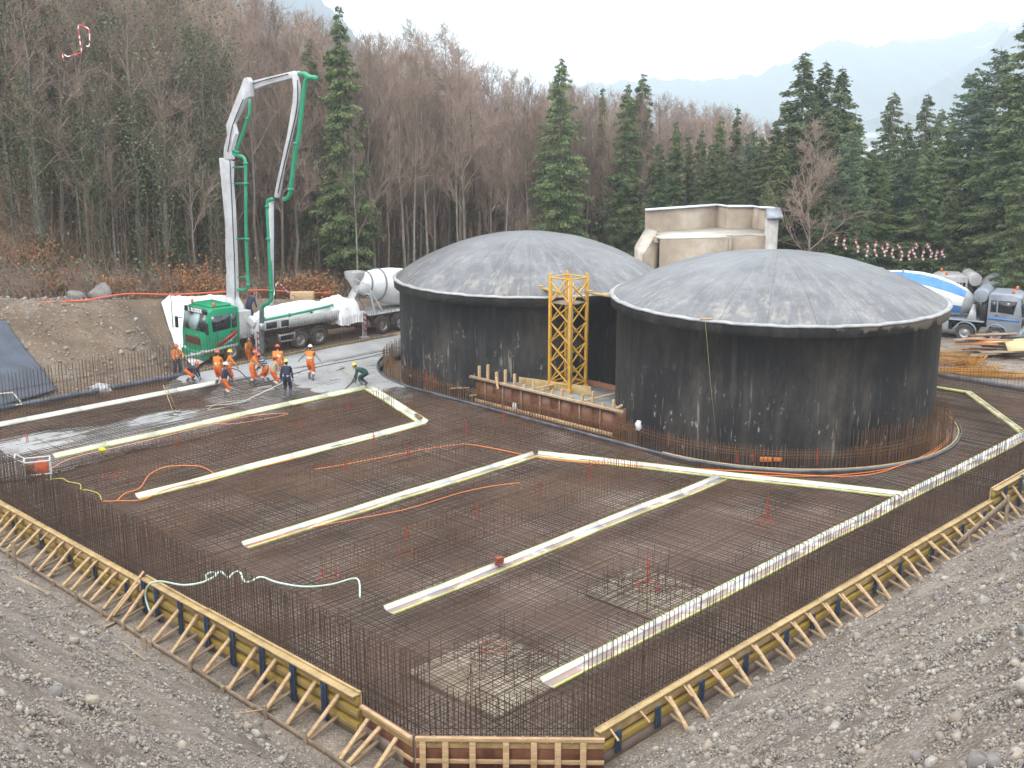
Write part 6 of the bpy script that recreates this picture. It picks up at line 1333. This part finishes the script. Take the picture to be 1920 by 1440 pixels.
for px, Y, top, k, wd_, lb in SP: plant(sprs[k], px, Y, 20, lb, None, wd_, top=top)
sky_y = lambda px: np.interp(px, [-300, 300, 500, 560, 640, 700, 760, 830, 900, 950, 1000, 1100, 1200, 1350, 1420, 2000], [-300, -120, -40, 10, 42, 66, 62, 55, 100, 125, 140, 160, 170, 200, 225, 260])
edge_Y = lambda px: np.interp(px, [-300, 0, 350, 650, 900, 1200, 1500, 1900], [66, 69, 74, 80, 86, 88, 84, 80])
def skyH(px, Y, H):
    x = ray(px, 400)[0] / ray(px, 400)[1] * Y; z = float(hgt(x, Y)); mx_ = DY(px, sky_y(px), Y)[2] - z; return max(5., min(H, mx_))
rg = np.random.default_rng(5)
# ivy clad and named single trees
IV = [(70, 71, 17, 0, 'ivy clad tree with pale lower trunk near the left edge'), (165, 73, 19, 1, 'bright ivy column hanging in the left part of the forest'), (188, 72, 13, 2, 'short ivy wrapped tree below the bright column'), (262, 74, 22, 1, 'tall leaning tree with mossy twin trunks and ivy'), (300, 74.5, 22, 3, 'straight mossy trunk beside the leaning one'), (345, 77, 18, 2, 'ivy mass left of the pump boom'), (390, 78, 17, 0, 'ivy clad tree right behind the boom column'), (405, 80, 21, 2, 'high ivy tree above the boom column'), (20, 72, 20, 2, 'ivy tree cut by the left edge of the frame'), (115, 76, 21, 0, 'ivy tree below the snagged red white tape'), (230, 79, 20, 2, 'dark ivy tree behind the mossy twin trunks'), (700, 88, 13, 0, 'ivy covered stump like tree right of the tall spruce'), (765, 92, 15, 2, 'slim ivy column before the reddish slope'), (850, 96, 14, 1, 'pale green ivy tree above the left dome'), (870, 100, 13, 3, 'second pale green ivy tree above the left dome')]
for px, Y, H, k, lb in IV: plant(ivies[k], px, Y, H, lb, None, 1.0)
nb = 0
for row, (d0, d1, n) in enumerate([(0, 3, 40), (3, 9, 62), (9, 20, 84), (20, 36, 64)]):
    for k in range(n):
        px = -60 + (k + rg.uniform(.1, .9)) * (1500 if row else 1480) / n; Y = float(edge_Y(px)) + rg.uniform(d0, d1) + (3 if px < 700 else 0)
        if px > 1430 or (px > 1215 and row < 2): continue
        H = rg.uniform(13, 20) if row < 2 else rg.uniform(15, 22)
        if px > 900: H *= .8
        lab = ['slender leafless tree at the front edge of the forest', 'leafless tree just inside the forest edge', 'leafless tree in the middle of the wood', 'leafless tree high on the wooded slope'][row]
        plant(bares[rg.integers(0, NB_)], px, Y, skyH(px, Y, H), lab, ['bare trees along the forest edge', 'bare trees inside the forest edge', 'bare trees in the middle of the wood', 'bare trees on the wooded slope'][row], rg.uniform(.7, 1.0) if row < 2 else 1.0); nb += 1
pale = mat('pale birch bark', (.19, .175, .15), (.31, .29, .26), 4, .9)
for k in range(46):
    px = rg.uniform(10, 1180); px += 45 * (abs(px - 650) < 30); Y = float(edge_Y(px)) + rg.uniform(0, 14); o = plant(bares[[0, 2, 4, 6][k % 4]], px, Y, skyH(px, Y, rg.uniform(12, 19)), 'slender pale barked tree inside the wood', 'slender pale barked trees', .75)
    for c in o.children:
        if c.name.startswith('trunk'): c.data = c.data.copy(); c.data.materials.clear(); c.data.materials.append(pale)
for k, (px, Y, top, q, w_, lb) in enumerate([(1232, 84, 262, 3, 1.2, 'slim dark spruce left of the concrete parapet'), (1287, 86, 250, 4, 1.4, 'very slim spruce between two small ones behind the coping'), (1328, 84, 268, 1, 1.0, 'slim spruce just behind the kink of the coping'), (1422, 83, 250, 3, 1.3, 'slim spruce between the coping corner and the big clump'), (1395, 82, 300, 0, 1.1, 'low spruce behind the right part of the coping'), (1362, 83, 285, 1, 1.0, 'low spruce behind the step of the coping'), (1098, 95, 262, 4, 1.3, 'very slim spruce right of the full spruce above the left dome'), (940, 104, 250, 3, .9, 'slim spruce deep in the bare wood above the left dome'), (520, 90, 120, 3, 1.0, 'slim dark spruce framed by the raised boom')]): plant(sprs[q], px, Y, 20, lb, None, w_, top=top)
plant(bares[2], 990, 87, 15, 'forked bare tree in front of the reddish slope above the left dome', None, 1.1)
plant(bares[4], 775, 150, 20, 'tall bare beech breaking the skyline right of the tall spruce', None, 1.3, top=40)
plant(bares[4], 826, 140, 20, 'broad bare beech standing above the skyline', None, 1.5, top=48)
plant(bares[3], 1518, 76, 14, 'pale bare birch in front of the big spruce clump', None, 1.2, top=225)
0 and plant(bares[6], 1735, 78, 14, 'brown leaved shrub tree between spruces and the blue green pines', None, 1.4, top=250)
print('bare trees', nb)
# far wood: one mass of many crowns, twigs only
def far_wood():
    m = MB(); kinds = []
    for s in range(3):
        T, S_ = bare_segs(90 + s, H=20, nl=10, dens=.55, start=.25); S_ = T + S_[::2]
        kinds.append((np.array([a[0] for a in S_]), np.array([a[1] for a in S_]), np.array([a[2] for a in S_]), np.array([a[3] for a in S_])))
    for k in range(620):
        px = rg.uniform(-120, 1500); Y = rg.uniform(118, 250) * (1 if px < 900 else .9); x = ray(px, 400)[0] / ray(px, 400)[1] * Y; z = float(hgt(x, Y)); H = rg.uniform(15, 23); mx_ = DY(px, sky_y(px) + rg.uniform(-6, 25), Y)[2] - z
        if mx_ < 4 : H = 4.
        else: H = min(H, mx_)
        P0, P1, r0, r1 = kinds[k % 3]; a = rg.uniform(0, 6.28); s = H / 20; M_ = np.array([[math.cos(a), -math.sin(a), 0], [math.sin(a), math.cos(a), 0], [0, 0, 1]]) * s
        m.tubes(P0 @ M_.T + [x, Y, z], P1 @ M_.T + [x, Y, z], r0 * s * 1.25 + .006, r1 * s + .008, n=3)
    m.build('far_wood', mat('distant winter wood', (.24, .185, .165), (.36, .29, .27), .05, .9), kind='stuff', label='hazy purplish bare wood covering the far slope', cat='wood')
far_wood()
# undergrowth: tangled twigs and dry leaves
def undergrowth():
    n = 3400; px = rg.uniform(-80, 1480, n); Y = edge_Y(px) - 5.5 + rg.uniform(0, 1, n) ** 1.4 * 24; x = (px - 960) / FPX * Y / (_cp + (720 - 400) / FPX * _sp); z = hgt(x, Y); u, v = toUV(x, Y); k = (v > 64.5); x, Y, z = x[k], Y[k], z[k]; n = len(x)
    P = []; Q = []; r0 = []
    for j in range(9):
        a = rg.uniform(0, 6.28, n); l = rg.uniform(.5, 2.3, n); d = np.stack([np.cos(a) * .45, np.sin(a) * .45, rg.uniform(.35, 1.1, n)], 1); p = np.stack([x, Y, z], 1) + rg.normal(0, .25, (n, 3)) * [1, 1, 0]; q = p + d * l[:, None]; P.append(p); Q.append(q); r0.append(np.full(n, .016))
        b = rg.uniform(0, 6.28, n); e = np.stack([np.cos(b) * .6, np.sin(b) * .6, rg.uniform(-.1, .6, n)], 1); P.append(p + d * l[:, None] * .6); Q.append(p + d * l[:, None] * .6 + e * l[:, None] * .6); r0.append(np.full(n, .010))
    m = MB(); m.tubes(np.concatenate(P), np.concatenate(Q), np.concatenate(r0), np.concatenate(r0) * .4, n=3); m.build('undergrowth', TWIG, kind='stuff', label='tangled bare brushwood under the trees', cat='brushwood')
    n = 15000; c = rg.integers(0, len(x), n); C_ = np.stack([x[c], Y[c], z[c]], 1) + rg.normal(0, 1, (n, 3)) * [.9, .9, .5]; C_[:, 2] = np.maximum(C_[:, 2], np.repeat(0, n) + hgt(C_[:, 0], C_[:, 1]) + .02)
    leaf_mb(C_, .15, rg, asp=.8).build('leaves', BEECH, kind='stuff', label='dry brown leaves caught in the brushwood', cat='leaves')
    n = 9000; c = rg.integers(0, len(x), n); C_ = np.stack([x[c], Y[c], z[c]], 1) + rg.normal(0, 1, (n, 3)) * [1.2, 1.2, .9] + [0, 0, .9]
    leaf_mb(C_, .20, rg, asp=.7).build('leaves', IVY, kind='stuff', label='dark green leaves of low evergreen scrub', cat='leaves')
undergrowth()
def saplings():
    n = 3200; px = rg.uniform(-80, 1480, n); Y = edge_Y(px) - 3 + rg.uniform(0, 1, n) * 34; x = (px - 960) / FPX * Y / (_cp + (720 - 400) / FPX * _sp); z = hgt(x, Y); u, v = toUV(x, Y); k = (v > 65.5); x, Y, z = x[k], Y[k], z[k]; n = len(x)
    h = rg.uniform(1.5, 6.5, n); p = np.stack([x, Y, z], 1); lean = rg.normal(0, .12, (n, 2)); q = p + np.stack([lean[:, 0] * h, lean[:, 1] * h, h], 1); P = [p]; Q = [q]; r0 = [h * .0045 + .008]
    for j in range(8):
        f = rg.uniform(.25, 1, (n, 1)); a = rg.uniform(0, 6.28, n); b = p + (q - p) * f; l = (h * rg.uniform(.12, .34, n))[:, None]; P.append(b); Q.append(b + np.stack([np.cos(a) * .7, np.sin(a) * .7, rg.uniform(.3, .9, n)], 1) * l); r0.append(np.full(n, .011))
    m = MB(); m.tubes(np.concatenate(P), np.concatenate(Q), np.concatenate(r0), np.concatenate(r0) * .4, n=3); m.build('undergrowth', mat('reddish saplings', (.15, .10, .075), (.25, .17, .12), .3, .9), kind='stuff', label='thicket of thin reddish brown saplings between the trees', cat='brushwood')
saplings()
def bush(px, Y, s, label, mt=BEECH, n=1500, py=None):
    x = ray(px, 400)[0] / ray(px, 400)[1] * Y; z = float(hgt(x, Y)); t = thing('bush', label, 'bush', (x, Y, z)); a = rg.uniform(0, 6.28, 60); e = np.stack([np.cos(a) * s * .9, np.sin(a) * s * .9, rg.uniform(.3, 1.0, 60) * s], 1); m = MB(); m.tubes(np.zeros((60, 3)), e, .02, .006, n=3); m.build('stem_set', TWIG, t)
    C_ = e[rg.integers(0, 60, n)] * rg.uniform(.3, 1.1, (n, 1)) + rg.normal(0, .16 * s, (n, 3)); C_[:, 2] = np.abs(C_[:, 2]); leaf_mb(C_, .17, rg, asp=.7).build('foliage', mt, t); return t
for px, Y, s, lb in [(540, 77, 1.6, 'orange brown beech bush right of the green delivery pipe'), (590, 78, 1.4, 'orange brown beech bush behind the truck tarpaulin'), (565, 79, 1.5, 'middle one of the orange brown bushes behind the tarpaulin'), (345, 72, 1.7, 'orange brown bush left of the boom foot'), (380, 73, 1.6, 'orange brown bush close behind the boom foot'), (330, 75, 2.2, 'tall rusty bush under the young spruce'), (90, 68, 1.4, 'rusty bush on the slope above the geomembrane'), (210, 70, 1.3, 'rusty bush above the grey boulder'), (40, 70, 1.7, 'rusty bush at the left edge')]: bush(px, Y, s, lb)
# screen of scrub along the yard on the right
for k, (px, Y, s) in enumerate([(1590, 75, 2.4), (1650, 76, 2.2), (1700, 75, 2.6), (1760, 76, 2.3), (1840, 78, 2.5), (1900, 77, 2.6), (1480, 78, 2.4), (1540, 76, 2.2), (1240, 82, 2.2), (1290, 82, 2.4), (1180, 84, 2.2)]):
    bush(px, Y, s, 'dark evergreen scrub ' + ['left of the first flag', 'under the third flag', 'under the middle flags', 'under the last flags', 'behind the grey drum', 'behind the silver cab', 'right of the white pillar', 'behind the top of the front dome', 'left of the concrete parapet', 'behind the coping middle', 'in the gap between the twin spruces and the dome'][k], IVY, 2600)
for p in protos:
    if p.name not in used:
        for c in CH[p.name]: bpy.data.objects.remove(c)
        bpy.data.objects.remove(p)
# ------------------------------------------------------------------ mountains and haze
def mountain_mat():
    m = bpy.data.materials.new('distant rock and snow'); m.use_nodes = True; t = m.node_tree; L = t.links.new; b = t.nodes['Principled BSDF']; b.inputs['Roughness'].default_value = 1
    tc = t.nodes.new('ShaderNodeTexCoord'); n = t.nodes.new('ShaderNodeTexNoise'); n.inputs['Scale'].default_value = .011; n.inputs['Detail'].default_value = 9; n.inputs['Roughness'].default_value = .7; L(tc.outputs['Object'], n.inputs['Vector'])
    s = t.nodes.new('ShaderNodeSeparateXYZ'); L(tc.outputs['Object'], s.inputs[0]); mr_ = t.nodes.new('ShaderNodeMapRange'); L(s.outputs[2], mr_.inputs[0]); mr_.inputs[1].default_value = 20; mr_.inputs[2].default_value = 230; mr_.inputs[3].default_value = -.28; mr_.inputs[4].default_value = .12
    a = t.nodes.new('ShaderNodeMath'); a.operation = 'ADD'; L(n.outputs[0], a.inputs[0]); L(mr_.outputs[0], a.inputs[1]); r = t.nodes.new('ShaderNodeValToRGB'); r.color_ramp.elements[0].position = .50; r.color_ramp.elements[1].position = .58; r.color_ramp.elements[0].color = (.035, .06, .085, 1); r.color_ramp.elements[1].color = (.75, .78, .82, 1)
    L(a.outputs[0], r.inputs[0]); L(r.outputs[0], b.inputs['Base Color']); return m
MM = mountain_mat()
def mountain(name, prof, Y, depth, label, seed=0, foot=-46):
    """prof: (px, py) skyline; the slope runs down towards the eye and away from it"""
    xs = [p[0] for p in prof]; ys = [p[1] for p in prof]; n = 150; PX = np.linspace(xs[0], xs[-1], n); r = np.random.default_rng(seed)
    PYs = np.interp(PX, xs, ys) + 3.0 * np.sin(PX * .11 + seed) + 1.8 * np.sin(PX * .31 + 1) + 1.2 * np.sin(PX * .83)
    rows = np.linspace(-1, 1, 41); V = []
    for t in rows:
        for k in range(n):
            top = DY(PX[k], PYs[k], Y); f = 1 - abs(t); yy = Y + t * depth; x = top[0] * (1 + .0 * t); rid = .10 * math.sin(PX[k] * .09 + t * 5 + seed) * math.sin(PX[k] * .031 + 1) * 4 * f * (1 - f)
            V.append((x, yy, foot + (top[2] - foot) * max(0, f ** 1.05 + rid)))
    ix = np.arange(41 * n).reshape(41, n); m = MB(); m.add(V, np.stack([ix[:-1, :-1], ix[:-1, 1:], ix[1:, 1:], ix[1:, :-1]], -1).reshape(-1, 4)); m.build(name, MM, smooth=True, kind='structure')
mountain('mountains', [(900, 195), (1000, 172), (1100, 158), (1230, 148), (1330, 150), (1420, 140), (1500, 106), (1545, 78), (1600, 76), (1625, 92), (1660, 80), (1700, 74), (1760, 72), (1820, 58), (1880, 30), (1940, 12), (2060, -60), (2250, -150)], 2700, 700, 'range', 2)
mountain('mountains', [(1690, 205), (1735, 172), (1790, 140), (1850, 100), (1905, 45), (1960, -20), (2060, -120), (2200, -200)], 1900, 380, 'spur', 5)
mountain('mountains', [(200, -260), (430, -80), (520, -30), (590, -8), (628, 20), (660, 60), (700, 100), (760, 150), (820, 190)], 1500, 300, 'crag', 9)
m = MB()
for k in range(26):
    px = rg.uniform(1380, 1800); Y = rg.uniform(1250, 1900); x = ray(px, 230)[0] / ray(px, 230)[1] * Y; m.box((x, Y, -44), (rg.uniform(20, 70), 14, 6), Matrix.Rotation(rg.uniform(-.3, .3), 3, 'Z'))
m.build('far_village', mat('pale distant roofs', (.6, .6, .58)), kind='stuff', label='pale roofs of a far settlement on the valley plain', cat='settlement')
hz = bpy.data.materials.new('valley haze'); hz.use_nodes = True; t = hz.node_tree; t.nodes.remove(t.nodes['Principled BSDF']); pv = t.nodes.new('ShaderNodeVolumePrincipled'); pv.inputs['Color'].default_value = (.87, .955, 1.0, 1); pv.inputs['Density'].default_value = .00058; pv.inputs['Anisotropy'].default_value = .45
t.links.new(pv.outputs[0], t.nodes['Material Output'].inputs['Volume'])
m = MB(); m.box((0, 1500, 145), (5200, 4200, 398)); m.build('haze', hz, kind='stuff', label='pale blue air haze over the whole valley', cat='haze')
